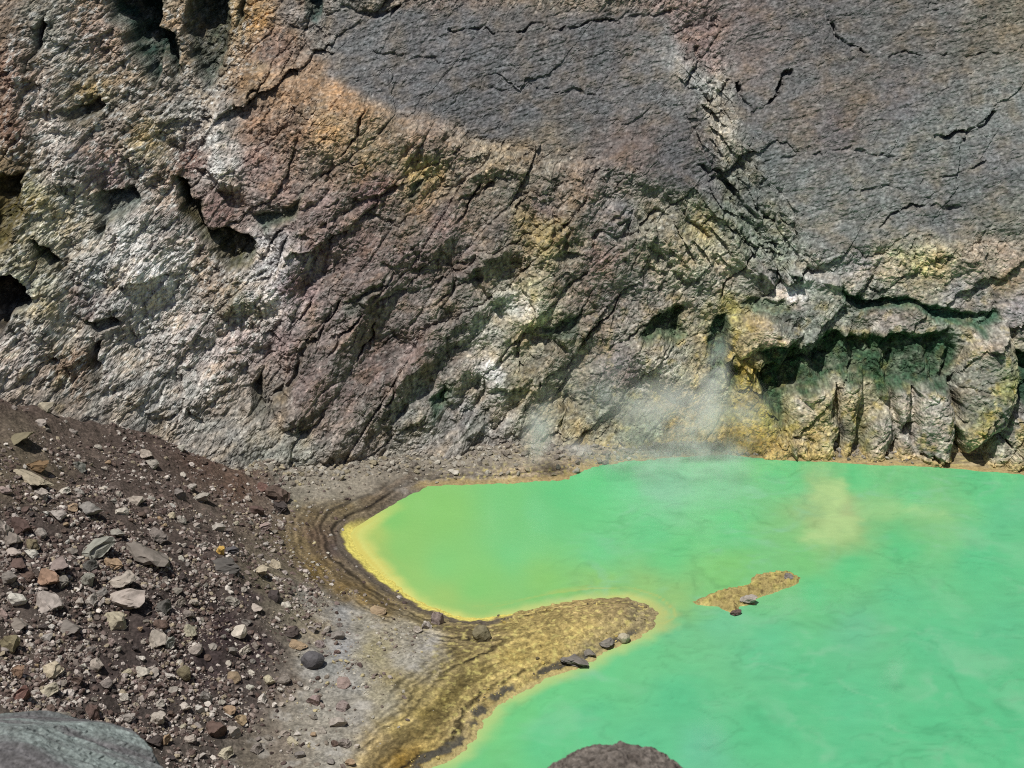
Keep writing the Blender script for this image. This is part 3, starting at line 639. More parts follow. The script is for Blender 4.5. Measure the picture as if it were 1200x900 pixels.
# near rim of the crater under the camera and the ground out of frame
def build_rim():
    xs = np.concatenate([np.arange(-140, -66, 3), np.arange(-66, 70, 1.5), np.arange(70, 140, 3)]); ys = np.arange(-30, 68.1, 1.0)
    X, Y = np.meshgrid(xs, ys)
    Z, s, q = ground_z(X, np.maximum(Y, 0), False)
    rim = np.where(Y < 0, 57.2 - .1 * Y, Z)
    rim = np.where(Y < 0, np.maximum(rim, Z), rim) + .35 * fbm(X / 4, Y / 4, 4, 77) - .25 - .6 * ss(60, 66, Y)
    c = np.tile(lin((120, 108, 98)) * .8, X.shape + (1,)) * (1 + .6 * fbm(X / 3, Y / 3, 4, 78))[..., None]
    V = np.stack([X, Y, rim], -1).reshape(-1, 3)
    o = sub_mesh('crater_rim', V, grid_faces(*X.shape), c.reshape(-1, 3), slice(None), M_GROUND)
    tag(o, 'near crater rim sloping down to the lake shore', kind='structure')
build_rim()

# ================================================================== LAKE
WATER_COL = [
 (520,600,142,216,118),(460,610,136,214,116),(440,625,176,214,112),(440,650,164,212,114),(480,680,152,212,116),(520,705,160,212,116),(560,718,156,212,120),(470,640,146,216,118),(520,660,136,216,124),(560,690,136,216,120),(600,640,122,216,134),(600,590,124,216,132),(640,600,116,216,138),
 (640,690,140,214,118),(700,690,148,212,118),(760,690,150,210,124),(800,695,150,208,124),(850,670,132,214,124),(700,640,112,216,142),(760,620,108,216,142),(700,570,106,222,142),(740,560,112,220,148),(680,580,108,218,138),(800,640,110,216,136),(860,620,108,216,138),(780,570,132,206,160),(850,560,126,210,152),
 (920,560,108,218,140),(960,585,160,204,134),(980,600,178,202,138),(970,620,168,204,134),(990,625,158,206,132),(950,640,132,210,130),(940,655,122,212,128),(1040,600,140,208,134),(1090,600,132,208,134),(1110,615,128,208,136),(1060,580,106,216,140),(1150,570,104,216,144),(1000,560,104,218,140),(1180,600,104,210,148),(1050,640,96,212,138),(1150,660,92,208,142),
 (1000,660,96,212,136),(960,690,98,212,138),(780,720,132,206,136),(800,740,112,208,146),(760,760,108,214,144),(700,790,106,214,142),(640,810,108,214,138),(600,830,112,214,134),(570,870,116,212,132),(560,890,112,212,134),(850,730,112,206,150),(900,760,100,208,148),(1000,740,106,204,150),(1060,700,98,208,144),(1100,760,94,206,144),(1180,740,96,206,146),
 (700,840,96,208,144),(640,860,98,210,142),(800,820,92,206,144),(820,880,104,204,156),(900,850,90,206,142),(1000,830,94,206,146),(1100,850,90,206,142),(1190,850,90,206,142),(1000,890,92,206,144),(760,870,96,206,146),(950,800,92,206,142),(1150,800,92,206,142),
]
def build_lake():
    xs = np.unique(np.concatenate([np.arange(-30, 62, .24), np.arange(62, 124, 1.5)])); ys = np.unique(np.concatenate([np.arange(30, 76, 1.5), np.arange(76, 133, .22)]))
    X, Y = np.meshgrid(xs, ys); X = X.astype(F32); Y = Y.astype(F32)
    px, py, dep = project(X, Y, 0 * X)
    w1 = fbm(X / 9, Y / 9, 5, 171, .6); w2 = fbm(X / 9, Y / 9, 5, 172, .6)
    c = idw_map(WATER_COL, 4, 3.0)(px + 34 * w1 * ss(520, 640, px), py + 20 * w2 * ss(520, 640, px))
    c *= np.array((.90, .835, .87))
    g_ = c.mean(-1, keepdims=True); c = g_ + (c - g_) * .95
    # drifting suspended sulphur: thin folded filaments
    u = X + 5 * fbm(X / 7, Y / 7, 4, 173); v = Y + 5 * fbm(X / 7, Y / 7, 4, 174)
    fil = np.abs(perlin(u / 5.5, v / 2.6, 175)); fil2 = np.abs(perlin(u / 2.6, v / 1.2, 176))
    far = ss(640, 740, px + 0.5 * (py - 600))
    line = ss(.16, 0, fil) * ss(-.1, .4, fbm(X / 6, Y / 6, 2, 177) + .1) * far
    line2 = ss(.18, 0, fil2) * ss(.0, .5, fbm(X / 5, Y / 5, 2, 178) + .1) * far
    c *= (1 - .13 * line - .10 * line2 + .10 * fbm(X / 1.6, Y / .9, 4, 179) * far + .07 * fbm(X / 12, Y / 8, 3, 180))[..., None]
    pale = ss(.02, .6, fbm(u / 8, v / 6, 5, 181, .6)) * far
    c = mix(c, lin((140, 198, 158)), pale * .38)
    wisp = ss(-.02, .5, fbm(u / 3.2, v / 2.0, 4, 186)) * ss(0, .4, fbm(X / 9, Y / 9, 3, 187) + .15) * far
    c = mix(c, lin((136, 196, 156)), wisp * .5)
    cream = [(950,566),(986,561),(994,576),(984,597),(1006,612),(1002,630),(966,640),(933,636),(954,622),(966,610),(953,590)]
    wpx = px + 7 * w1 + 12 * fbm(X / 2, Y / 2, 4, 188); wpy = py + 9 * w2 + 7 * fbm(X / 2, Y / 2, 4, 189)
    c = mix(c, lin((176, 208, 142)), pmask(wpx, wpy, cream, 9) * (.72 + .5 * fbm(u / 2, v / 1.2, 4, 190)))
    trail = [(1000,592),(1060,588),(1110,596),(1112,606),(1060,606),(1010,604)]
    c = mix(c, lin((160, 208, 142)), pmask(wpx, wpy, trail, 14) * (.62 + .6 * fbm(u / 2, v / 1.2, 4, 190)))
    # shallow sulphur bank in the bay
    d = seg_dist(X, Y, SHORE[15:33]); sh = ss(3.0, .9, d + .8 * fbm(X / 3, Y / 3, 3, 182) + ss(-17, -3, X) * 1.8)
    c = mix(c, lin((228, 220, 128)), sh * .85 * ss(560, 650, py))
    strk = ss(.1, .4, fbm(d * 1.4, X / 9, 3, 183)) * ss(3, .5, d)
    c = mix(c, lin((206, 190, 96)), strk * ss(590, 640, py) * .6)
    d2 = seg_dist(X, Y, SHORE[26:49]); c = mix(c, lin((190, 204, 128)), ss(1.7, 0, d2 + .5 * fbm(X / 1.5, Y / 1.5, 3, 184)) * .75)
    d3 = np.sqrt((X - P([(772, 722)])[0][0]) ** 2 + ((Y - P([(772, 722)])[0][1]) / 1.6) ** 2)
    c = mix(c, lin((178, 186, 118)), ss(2.2, .3, d3 + 1.2 * fbm(X / 1.2, Y / 1.2, 3, 185)) * .65)
    V = np.stack([X, Y, 0 * X], -1).reshape(-1, 3)
    o = sub_mesh('lake_water', V, grid_faces(*X.shape), np.clip(c * .76, 0, .85).reshape(-1, 3), slice(None), M_WATER)
    tag(o, 'opaque milky emerald green acid lake water filling the crater floor', kind='structure')
build_lake()

# islet beyond the end of the spit
def build_islet():
    poly = P([(811,705),(832,697),(852,690),(872,687),(882,684),(880,677),(900,672),(922,669),(937,677),(936,684),(920,690),(900,697),(886,702),(884,708),(866,711),(868,717),(856,719),(842,711),(818,709)])
    cx = np.mean([p[0] for p in poly]); cy = np.mean([p[1] for p in poly])
    xs = np.arange(min(p[0] for p in poly) - .8, max(p[0] for p in poly) + .8, .075); ys = np.arange(min(p[1] for p in poly) - .8, max(p[1] for p in poly) + .8, .075)
    X, Y = np.meshgrid(xs, ys)
    d = seg_dist(X, Y, poly, True); s = np.where(inside(X, Y, poly), d, -d) + .22 * fbm(X / .7, Y / .7, 4, 191)
    h, e, r = facets(X / .55, Y / .45, 192)
    Z = np.where(s > 0, .42 * (1 - np.exp(-s / .35)), s * .6) + ss(0, .3, s) * (.22 * h + .16 * fbm(X / .4, Y / .4, 3, 193))
    c = np.tile(lin((164, 148, 96)), X.shape + (1,))
    c = mix(c, lin((176, 164, 96)), ss(-.1, .35, fbm(X / 1.1, Y / 1.1, 3, 194)) * .7)
    c = mix(c, lin((108, 92, 60)), ss(.05, .4, fbm(X / .5, Y / .5, 3, 195)) * .8)
    c = mix(c, lin((184, 170, 110)), ss(.28, .02, s) * .6) * (.75 + .4 * r)[..., None]
    V = np.stack([X - cx, Y - cy, Z], -1).reshape(-1, 3); Q = grid_faces(*X.shape)
    keep = Z.reshape(-1)[Q].max(1) > -.25
    o = sub_mesh('islet', V, Q, np.clip(c * .85, .01, .8).reshape(-1, 3), keep, M_GROUND)
    o.location = (cx, cy, 0)
    tag(o, 'low crusty yellow brown islet in the green water beyond the spit tip', 'islet')
build_islet()

# ================================================================== ROCKS
rng = random.Random(11)
_ico = {}
def ico(sub):
    if sub in _ico: return _ico[sub]
    t = (1 + 5 ** .5) / 2
    V = [(-1,t,0),(1,t,0),(-1,-t,0),(1,-t,0),(0,-1,t),(0,1,t),(0,-1,-t),(0,1,-t),(t,0,-1),(t,0,1),(-t,0,-1),(-t,0,1)]
    Fc = [(0,11,5),(0,5,1),(0,1,7),(0,7,10),(0,10,11),(1,5,9),(5,11,4),(11,10,2),(10,7,6),(7,1,8),(3,9,4),(3,4,2),(3,2,6),(3,6,8),(3,8,9),(4,9,5),(2,4,11),(6,2,10),(8,6,7),(9,8,1)]
    V = [np.array(v) / np.linalg.norm(v) for v in V]
    for _ in range(sub):
        cache = {}; nf = []
        def midp(a, b):
            k = (min(a, b), max(a, b))
            if k not in cache:
                m_ = V[a] + V[b]; V.append(m_ / np.linalg.norm(m_)); cache[k] = len(V) - 1
            return cache[k]
        for a, b_, c_ in Fc:
            x_, y_, z_ = midp(a, b_), midp(b_, c_), midp(c_, a)
            nf += [(a, x_, z_), (b_, y_, x_), (c_, z_, y_), (x_, y_, z_)]
        Fc = nf
    _ico[sub] = (np.array(V), np.array(Fc)); return _ico[sub]
def rock_verts(sub, seed, cuts=9, depth=(.45, .85), rough=.05):
    r = np.random.RandomState(seed)
    V, Fc = ico(sub); V = V.copy()
    for _ in range(cuts):
        nrm = r.normal(size=3); nrm /= np.linalg.norm(nrm); dd = r.uniform(*depth)
        t = V @ nrm - dd
        V -= np.outer(np.maximum(t, 0), nrm)
    V += r.normal(size=V.shape) * rough * .5
    ph = r.uniform(0, 6, 3)
    V *= (1 + rough * np.sin(V[:, :1] * 7 + ph[0]) * np.cos(V[:, 1:2] * 6 + ph[1]))
    V -= (V.max(0) + V.min(0)) / 2
    V /= np.abs(V).max(0)
    return V, Fc
def rock_mesh(name, sub, seed, **k):
    V, Fc = rock_verts(sub, seed, **k)
    me = mesh_np(name, V * .5, Fc, None, False, 3); me.materials.append(M_ROCK)
    return me
PROTO = {'angular': [rock_mesh('boulder', 2, 40 + k, cuts=15, depth=(.38, .72), rough=.07) for k in range(8)],
         'round': [rock_mesh('boulder', 2, 60 + k, cuts=5, depth=(.75, .95), rough=.03) for k in range(3)],
         'slab': [rock_mesh('boulder', 2, 80 + k, cuts=14, depth=(.35, .65), rough=.07) for k in range(5)],
         'small': [rock_mesh('stone', 1, 100 + k, cuts=10, depth=(.4, .75), rough=.08) for k in range(12)]}
def land_at(px, py, up=0.0):
    """first point on the ground along the photo ray"""
    d = ray(px, py)
    t = np.linspace(60, 150, 1400)
    x = d[0] * t; y = d[1] * t; z = CAM_H + d[2] * t
    g, s, q = ground_z(x, y, True)
    g = np.maximum(g, -.1) + up
    k = np.argmax(z <= g)
    return float(x[k]), float(y[k]), float(g[k] - up), float(t[k])
COLS = {'pale': (166,158,148), 'white': (196,190,178), 'grey': (128,122,114), 'green': (140,140,131), 'dark': (60,56,54), 'brown': (92,76,68), 'tan': (158,136,108), 'cream': (180,171,148), 'yellow': (196,162,84),
        'orange': (152,126,104), 'rust': (118,88,78), 'ochre': (134,110,76), 'olive': (120,114,88), 'pink': (152,136,130), 'bluegrey': (84,86,88), 'darkgreen': (82,83,80)}
def shade(c, r=.12):
    k = 1 + rng.uniform(-r, r)
    a = (lin(COLS[c]) * .8 + lin((116,102,95)) * .2) * .92 * k
    return (a[0] * (1 + rng.uniform(-.04, .04)), a[1], a[2] * (1 + rng.uniform(-.04, .04)), 1)
PLACED = []
def put_rock(px, py, w, h, col, label, kind='angular', tilt=0, group=None, name='boulder', cat='boulder'):
    x, y, z, t = land_at(px, py + .1 * h)
    depth = t
    W = 1.12 * w * depth / FPX; H = 1.12 * h * depth / FPX
    protos = PROTO[kind]
    o = bpy.data.objects.new(name, protos[rng.randrange(len(protos))]); COL.objects.link(o)
    hz = H * (.95 if kind != 'slab' else .8)
    dy = W * rng.uniform(.75, .95)
    o.scale = (W * 1.04, dy, hz)
    o.rotation_euler = (rng.uniform(-.15, .15), radians(tilt) + rng.uniform(-.1, .1), rng.uniform(-.35, .35) + (math.pi if rng.random() < .5 else 0))
    o.location = (x, y, z + hz * .26)
    o.color = shade(col)
    tag(o, label, cat, group)
    PLACED.append((px, py, max(w, h), label))
    return o
B = put_rock
ROCKS = [
 (4,625,17,26,'pale','big pale boulder cut by the left edge of the photo','angular',0),
 (25,621,20,23,'brown','brownish boulder just right of the big pale boulder at the left edge','angular',0),
 (13,636,17,17,'grey','grey boulder tucked under the brownish boulder near the left edge','angular',0),
 (107,602,24,18,'green','pale greenish boulder alone on the upper brown scree','angular',0),
 (69,606,16,12,'pale','pale stone left of the lone greenish boulder','angular',0),
 (48,627,14,13,'pale','pale rounded stone below the pale stone on the upper scree','round',0),
 (37,641,17,14,'olive','yellowish boulder at the right of the left edge boulder cluster','angular',0),
 (37,652,14,12,'white','whitish block under the yellowish boulder','angular',0),
 (14,649,20,11,'pale','long flat pale block low in the left edge cluster','slab',0),
 (115,648,38,23,'green','large greenish beige boulder in the middle of the scree','angular',8),
 (175,652,50,26,'grey','wide flat grey slab with pale crust on the mid scree','slab',18),
 (104,665,17,15,'darkgreen','jagged dark green grey stone under the large greenish beige boulder','angular',0),
 (103,683,16,17,'green','grey green block below the jagged dark stone','angular',0),
 (134,665,20,16,'tan','tan stone touching the lower right of the large greenish beige boulder','angular',0),
 (143,684,28,19,'pale','pale angular boulder with a dark shadow under the tan stone','angular',6),
 (68,664,30,12,'pink','long pinkish slab sloping right beside the orange topped boulder','slab',20),
 (57,681,23,20,'orange','orange topped boulder with dark underside','angular',0),
 (74,685,15,15,'grey','grey stone against the right of the orange topped boulder','angular',0),
 (58,711,29,25,'pale','pale boulder with an orange stain on its right side','angular',0),
 (150,708,39,25,'pale','broad pale grey boulder, widest on the lower scree','angular',4),
 (135,731,26,19,'cream','cream and orange stained stone under the broad pale grey boulder','angular',0),
 (190,714,20,15,'darkgreen','dark green grey stone right of the broad pale grey boulder','angular',0),
 (33,678,15,13,'brown','dark brown stone left of the orange topped boulder','angular',0),
 (10,680,24,18,'grey','grey brown slab beside the left edge below the cluster','slab',20),
 (20,663,24,12,'brown','dark brown flat stone under the long flat pale block','slab',0),
 (81,737,24,15,'grey','pale grey slab below the boulder with the orange stain','slab',0),
 (107,706,13,14,'pale','pale upright stone left of the broad pale grey boulder','angular',0),
 (119,697,13,11,'grey','small grey block above the broad pale grey boulder','angular',0),
 (93,706,14,9,'pale','thin pale stone right of the boulder with the orange stain','slab',0),
 (21,733,22,12,'grey','grey flat stone by the left edge above the yellow grey boulder','slab',0),
 (186,631,20,16,'grey','flat grey stone with a pale rim above the wide flat slab','slab',0),
 (138,627,18,10,'green','greenish grey stone above the large greenish beige boulder','angular',0),
 (13,757,21,21,'olive','yellow grey boulder at the left edge of the lower scree','angular',0),
 (61,787,23,15,'cream','pale yellow boulder with an orange end in the lower left rubble','angular',15),
 (22,791,15,20,'orange','orange and pale upright stone in the lower left rubble','angular',0),
 (26,817,22,18,'rust','rust red slab just above the grey foreground ledge','angular',30),
 (56,811,20,13,'cream','cream topped stone right of the rust red slab','angular',0),
 (83,772,10,13,'pale','small pale upright stone above the pale yellow boulder','angular',0),
 (185,754,21,20,'pale','pale grey boulder under the dark green grey stone','angular',0),
 (199,757,12,18,'green','narrow greenish block leaning on the pale grey boulder','angular',0),
 (109,838,16,19,'brown','dark brown boulder above the end of the grey foreground ledge','angular',0),
 (132,860,14,14,'brown','smaller brown boulder right of the dark brown boulder','angular',0),
 (166,790,15,12,'white','white stone of the bright pair at the lower scree','angular',0),
 (179,788,15,12,'pale','pale right hand stone of the bright pair at the lower scree','angular',0),
 (198,792,13,9,'white','white flat stone right of the bright pair','slab',0),
 (146,820,10,9,'pale','small pale cube shaped stone alone on the lower brown scree','angular',0),
 (149,843,17,12,'pale','pale stone pile block right of the dark brown boulder','angular',0),
 (195,871,10,17,'tan','tan upright stone near the bottom of the scree','angular',0),
 (184,845,20,14,'pale','pale block above the tan upright stone','angular',0),
 (182,872,18,14,'dark','dark brown block left of the tan upright stone','angular',0),
 (44,549,25,15,'ochre','ochre brown block beside the long yellow slab','angular',0),
 (40,563,42,9,'cream','long cream yellow slab on the upper left scree','slab',22),
 (22,515,36,12,'olive','flat olive slab high on the left scree','slab',18),
 (94,549,15,13,'green','grey green stone on the upper scree right of the ochre block','angular',20),
 (97,492,10,9,'pale','pale stone high on the smooth brown slope','angular',0),
 (119,492,13,13,'dark','dark block right of the pale stone on the smooth brown slope','angular',0),
 (171,534,14,10,'pale','upper jagged pale stone on the reddish slope','angular',0),
 (179,546,13,11,'pale','lower jagged pale stone on the reddish slope','angular',0),
 (160,588,17,11,'pale','pale flat block above the mid scree','angular',0),
 (50,583,15,16,'pale','pale grey stone under the long cream yellow slab','angular',0),
 (75,577,13,8,'white','whitish stone right of the end of the long cream yellow slab','angular',0),
 (234,586,26,13,'pale','pale slab leading the stone string below the red slope','slab',14),
 (211,582,14,15,'grey','grey boulder left of the pale slab below the red slope','angular',0),
 (224,573,14,10,'pale','pale flake above the pale slab below the red slope','slab',30),
 (330,598,15,15,'dark','black boulder at the foot of the red brown outcrop','angular',0),
 (325,582,25,22,'brown','red brown outcrop block beside the grey mud flat','angular',0),
 (309,574,14,12,'rust','small red block left of the red brown outcrop','angular',0),
 (259,648,10,13,'yellow','small bright yellow stone','angular',0),
 (272,648,15,12,'bluegrey','dark bluish stone touching the bright yellow stone','angular',0),
 (237,641,12,10,'white','white stone left of the bright yellow stone','angular',0),
 (261,662,36,13,'darkgreen','wide dark green grey slab under the bright yellow stone','slab',0),
 (323,665,13,13,'cream','cream stone at the edge of the mud flat','angular',0),
 (304,671,22,12,'cream','cream yellow slab left of the cream stone','slab',12),
 (310,620,15,10,'pink','pinkish stone under the black boulder','angular',0),
 (367,777,24,22,'bluegrey','dark blue grey rounded boulder standing on pale gravel','round',0),
 (341,743,17,13,'dark','dark brown stone above the tan flake','angular',0),
 (348,757,22,7,'tan','tan flake lying under the dark brown stone','slab',5),
 (223,742,16,13,'cream','pale yellow stone on the dark maroon scree','angular',25),
 (287,763,14,12,'white','white stone on the dark maroon scree','angular',0),
 (216,792,16,20,'olive','olive grey upright boulder on the dark scree','round',0),
 (316,801,13,14,'cream','yellow cream stone on the lower right scree','angular',0),
 (307,822,11,12,'white','white stone with a dark hollow on the lower right scree','angular',0),
 (253,858,23,20,'brown','large brown boulder low on the scree','angular',0),
 (273,861,16,16,'pale','pale boulder touching the large brown boulder','angular',0),
 (283,845,13,13,'tan','tan stone above the pale boulder low on the scree','angular',0),
 (300,880,14,12,'grey','grey stone near the bottom edge of the scree','angular',0),
 (264,885,16,13,'cream','cream stone below the large brown boulder','angular',0),
 (241,820,14,17,'grey','grey block above the large brown boulder','angular',0),
 (234,833,11,12,'white','white stone below the grey block','angular',0),
 (218,832,12,11,'white','white stone left of the grey block','angular',0),
 (343,871,13,8,'cream','cream flake on the grey mud by the bottom edge','slab',0),
 (211,708,13,13,'pale','pale stone above the pale yellow stone','angular',0),
 (272,706,15,11,'pale','pale stone on the dark ridge of the right scree','angular',0),
 (300,713,15,7,'pale','pale flat stone overhanging a shadow on the right scree','slab',0),
 (513,728,14,20,'pink','pale pink stone standing at the head of the spit','angular',0),
 (565,745,20,19,'olive','oval brown boulder sunk in the mud of the spit','round',20),
 (731,750,13,13,'cream','round cream boulder on the lake edge near the spit tip','round',0),
 (710,755,16,9,'grey','grey crusted rock on the edge of the spit left of the cream boulder','angular',0),
 (672,775,30,9,'grey','long grey crust block along the lower edge of the spit','slab',-15),
 (690,766,14,8,'grey','short grey crust block along the lower edge of the spit','slab',-15),
 (402,829,15,10,'pink','pinkish stone on the grey mud flat','angular',0),
 (404,872,13,11,'grey','grey stone on the mud flat near the bottom edge','angular',0),
 (443,717,17,7,'tan','tan rock with a dark hollow at the edge of the olive bands','slab',0),
 (500,734,11,10,'pale','pale stone left of the pale pink standing stone','angular',0),
 (490,739,10,8,'pale','smaller pale stone two steps left of the pale pink standing stone','angular',0),
]
for (px, py, w, h, c, lab, kd, tl) in ROCKS:
    B(px, py, w, h, c, lab, kd, tl)

# boulders in the islet's crust
def put_at(x, y, z, w, d, h, col, label, kind='angular', name='boulder', cat='boulder', rz=0.0, group=None):
    o = bpy.data.objects.new(name, PROTO[kind][rng.randrange(len(PROTO[kind]))]); COL.objects.link(o)
    o.scale = (w, d, h); o.location = (x, y, z); o.rotation_euler = (rng.uniform(-.1, .1), rng.uniform(-.1, .1), rz)
    o.color = shade(col); tag(o, label, cat, group); return o
x, y, _ = at_z(877, 703, .3); put_at(x, y, .36, 1.5, 1.0, .62, 'pale', 'pale boulder on the lake side of the islet', 'angular')
x, y, _ = at_z(862, 717, .2); put_at(x, y, .16, 1.0, .8, .4, 'brown', 'brown boulder awash below the islet')
x, y, _ = at_z(925, 676, .4); put_at(x, y, .42, .9, .8, .5, 'grey', 'grey rock at the far end of the islet')

# foreground rocks on the near rim, cut by the bottom edge
def big_rock(name, loc, size, seed, label, col, rz=0):
    V, Fc = rock_verts(6, seed, cuts=14, depth=(.74, .95), rough=.0)
    n_ = V / (np.linalg.norm(V, axis=1, keepdims=True) + 1e-6)
    u = n_[:, 0] * 3 + n_[:, 2] * 1.7; v = n_[:, 1] * 3 - n_[:, 2] * 1.1
    h, e, r = facets(u * 2.6 + .5 * fbm(u * 3, v * 3, 3, 5), v * 2.6, seed)
    V = V * (1 + .05 * fbm(u, v, 5, seed)[:, None] + .022 * h[:, None] - .006 * ss(.12, 0, e)[:, None] + .022 * fbm(u * 5, v * 5, 4, seed + 3)[:, None])
    c = np.tile(lin(col[0]), (len(V), 1)); c = mix(c, lin(col[1]), ss(-.15, .3, fbm(u * .9, v * .9, 4, seed + 5)))
    c *= (1 + .9 * fbm(u * 9, v * 9, 5, seed + 7, .65))[:, None]
    me = mesh_np(name, V * np.array(size), Fc, np.clip(c, .01, .8), False, 3); me.materials.append(M_NEAR)
    o = bpy.data.objects.new(name, me); COL.objects.link(o); o.location = loc; o.rotation_euler = (0, 0, rz)
    tag(o, label, 'boulder'); return o
big_rock('rock_ledge', (-19.3, 35, 30.9), (10.0, 4.5, 3.5), 305, 'blurred blue grey rock ledge filling the bottom left corner', ((116,124,120), (92,90,90)))
big_rock('boulder', (2.75, 30, 33.42), (3.2, 2.4, 3.95), 313, 'brown foreground boulder cut by the bottom edge in front of the lake', ((104,97,90), (84,77,71)))

# the remaining stones large enough to single out
def word(dx, dy):
    a = math.degrees(math.atan2(-dy, dx)) % 360
    return ['to the right of', 'up and right of', 'above', 'up and left of', 'to the left of', 'down and left of', 'below', 'down and right of'][int((a + 22.5) // 45) % 8]
LM = list(PLACED)
r2 = random.Random(5)
def zone_density(px, py):
    """how thickly stones lie at this photo spot on the scree, 0..1"""
    if inside(np.array([px]), np.array([py]), [(0,585),(90,575),(180,600),(250,660),(215,720),(230,860),(200,900),(130,870),(60,830),(0,830)])[0]: return 1.0
    if inside(np.array([px]), np.array([py]), [(0,520),(60,545),(110,560),(330,600),(345,680),(395,740),(370,800),(420,850),(330,900),(200,900),(0,830)])[0]: return .42
    if inside(np.array([px]), np.array([py]), [(0,480),(120,470),(210,510),(330,585),(330,600),(0,540)])[0]: return .16
    if inside(np.array([px]), np.array([py]), [(330,640),(395,715),(520,735),(520,775),(430,800),(420,900),(300,900)])[0]: return .12
    return 0
extra = []; tries = 0
WORDS = {'pale': 'pale', 'white': 'whitish', 'grey': 'grey', 'green': 'greenish', 'brown': 'brown', 'tan': 'tan', 'cream': 'cream', 'dark': 'dark', 'pink': 'pinkish'}
while len(extra) < 230 and tries < 9000:
    tries += 1
    px, py = r2.uniform(2, 420), r2.uniform(470, 896)
    w = 6 + 12 * r2.random() ** 2.4
    if r2.random() > zone_density(px, py): continue
    if any((px - a) ** 2 + (py - b_) ** 2 < (s_ * .55 + w * .6) ** 2 for a, b_, s_, _l in PLACED): continue
    c = r2.choices(list(WORDS), [9, 4, 7, 1.2, 5, 1.5, 1, 2, .8])[0]
    near = min(LM, key=lambda q: (q[0] - px) ** 2 + (q[1] - py) ** 2)
    size = 'small' if w < 9 else 'large' if w > 13 else 'medium'
    lab = f"{size} {WORDS[c]} stone {word(px - near[0], py - near[1])} the {near[3]}"
    lab = ' '.join(lab.split()[:16])
    extra.append((px, py, w, c, lab)); PLACED.append((px, py, w, lab))
seen = {}
for e in extra: seen[e[4]] = seen.get(e[4], 0) + 1
for (px, py, w, c, lab) in extra:
    if seen[lab] > 1: continue
    B(px, py, w, w * r2.uniform(.65, .95), c, lab, 'small', r2.uniform(-20, 20), 'loose stones scattered on the scree', 'stone', 'stone')

# fine rubble: thousands of stones too small to single out
def build_rubble(name, count, label, sampler, smin, smax, seed, pal):
    r = np.random.RandomState(seed)
    base = [rock_verts(0, 500 + k, cuts=5, depth=(.5, .85), rough=.12)[0] * .5 for k in range(16)]
    Fc = ico(0)[1]
    pts = sampler(r, count)
    n_ = len(pts[0])
    x, y = pts
    g, s, q = ground_z(x, y)
    ok = (s > .15)
    x, y, g = x[ok], y[ok], g[ok]; n_ = len(x)
    size = smin + (smax - smin) * r.rand(n_) ** 4.5
    B_ = np.array(base)[r.randint(0, 16, n_)]
    sc = size[:, None] * r.uniform(.6, 1.2, (n_, 3)); sc[:, 2] *= .75
    B_ = B_ * sc[:, None, :]
    a = r.uniform(0, 6.283, n_); ca, sa = np.cos(a)[:, None], np.sin(a)[:, None]
    tl = r.normal(0, .3, n_)[:, None]
    bx = B_[..., 0] * ca - B_[..., 1] * sa; by = B_[..., 0] * sa + B_[..., 1] * ca; bz = B_[..., 2] + bx * tl
    V = np.stack([bx + x[:, None], by + y[:, None], bz + (g + size * .08)[:, None]], -1)
    Q = (Fc[None] + (np.arange(n_) * 12)[:, None, None]).reshape(-1, 3)
    pc = np.array([lin(p_) for p_ in pal])[r.randint(0, len(pal), n_)] * r.uniform(.65, 1.15, (n_, 1))
    cols = np.repeat(pc[:, None, :], 12, 1).reshape(-1, 3)
    me = mesh_np(name, V.reshape(-1, 3), Q, cols, False, 3); me.materials.append(M_RUBBLE)
    o = bpy.data.objects.new(name, me); COL.objects.link(o)
    tag(o, label, kind='stuff')
def scree_sampler(r, count):
    X = r.uniform(-48, -8, count * 3); Y = r.uniform(72, 122, count * 3)
    Z, s, q = ground_z(X, Y, False)
    px, py, _ = project(X, Y, Z)
    clump = fbm(X / 3.5, Y / 3.5, 3, 210)
    d = np.where(q > 0, .5, .10 * ss(-9, 0, q))
    crest = ss(150, 40, px) * ss(540, 500, py)
    rich = ss(575, 620, py - .25 * px) * ss(300, 200, px) + .25 * ss(250, 190, px) * ss(500, 560, py)
    d = d * (.26 + .75 * rich - .2 * crest) * (1 - .5 * ss(600, 540, py) * ss(-2, 2, q)) * np.clip(1 + 3.2 * clump, .05, 3)
    k = r.rand(len(X)) < d
    return X[k], Y[k]
build_rubble('scree_rubble', 62000, 'countless small pale and brown stones littering the scree slope', scree_sampler, .09, .50, 4,
             [(168,158,150),(146,136,128),(186,178,168),(124,112,104),(106,92,84),(86,72,66),(150,138,118),(114,100,94),(98,84,78),(80,68,64),(132,120,112)])
def flat_sampler(r, count):
    X = r.uniform(-26, -4, count * 3); Y = r.uniform(76, 122, count * 3)
    Z, s, q = ground_z(X, Y, False)
    px, py, _ = project(X, Y, Z)
    d = ss(-11, -1, q) * ss(1.2, 0, q) * (.10 + 1.1 * ss(.12, .4, fbm(X / 2.2, Y / 2.2, 3, 218))) * ss(2.6, 4.0, s)
    d = d + .8 * ss(16, 0, np.hypot((px - 440) / 2.2, py - 795)) * ss(2.2, 3.2, s) + .6 * ss(30, 0, np.hypot((px - 470) / 1.6, py - 745)) * ss(1.8, 3, s)
    k = r.rand(len(X)) < d * .5
    return X[k], Y[k]
build_rubble('flat_gravel', 9000, 'pale gravel and small stones scattered over the grey mud flat', flat_sampler, .08, .42, 17,
             [(168,162,150),(150,142,128),(184,178,164),(130,120,108),(172,160,124),(112,100,92)])
def spit_sampler(r, count):
    X = r.uniform(-14, 16, count * 2); Y = r.uniform(76, 105, count * 2)
    d = seg_dist(X, Y, SHORE[25:49])
    k = r.rand(len(X)) < ss(2.5, .3, d) * .5 * ss(-.1, .3, fbm(X / 2, Y / 2, 3, 212))
    return X[k], Y[k]
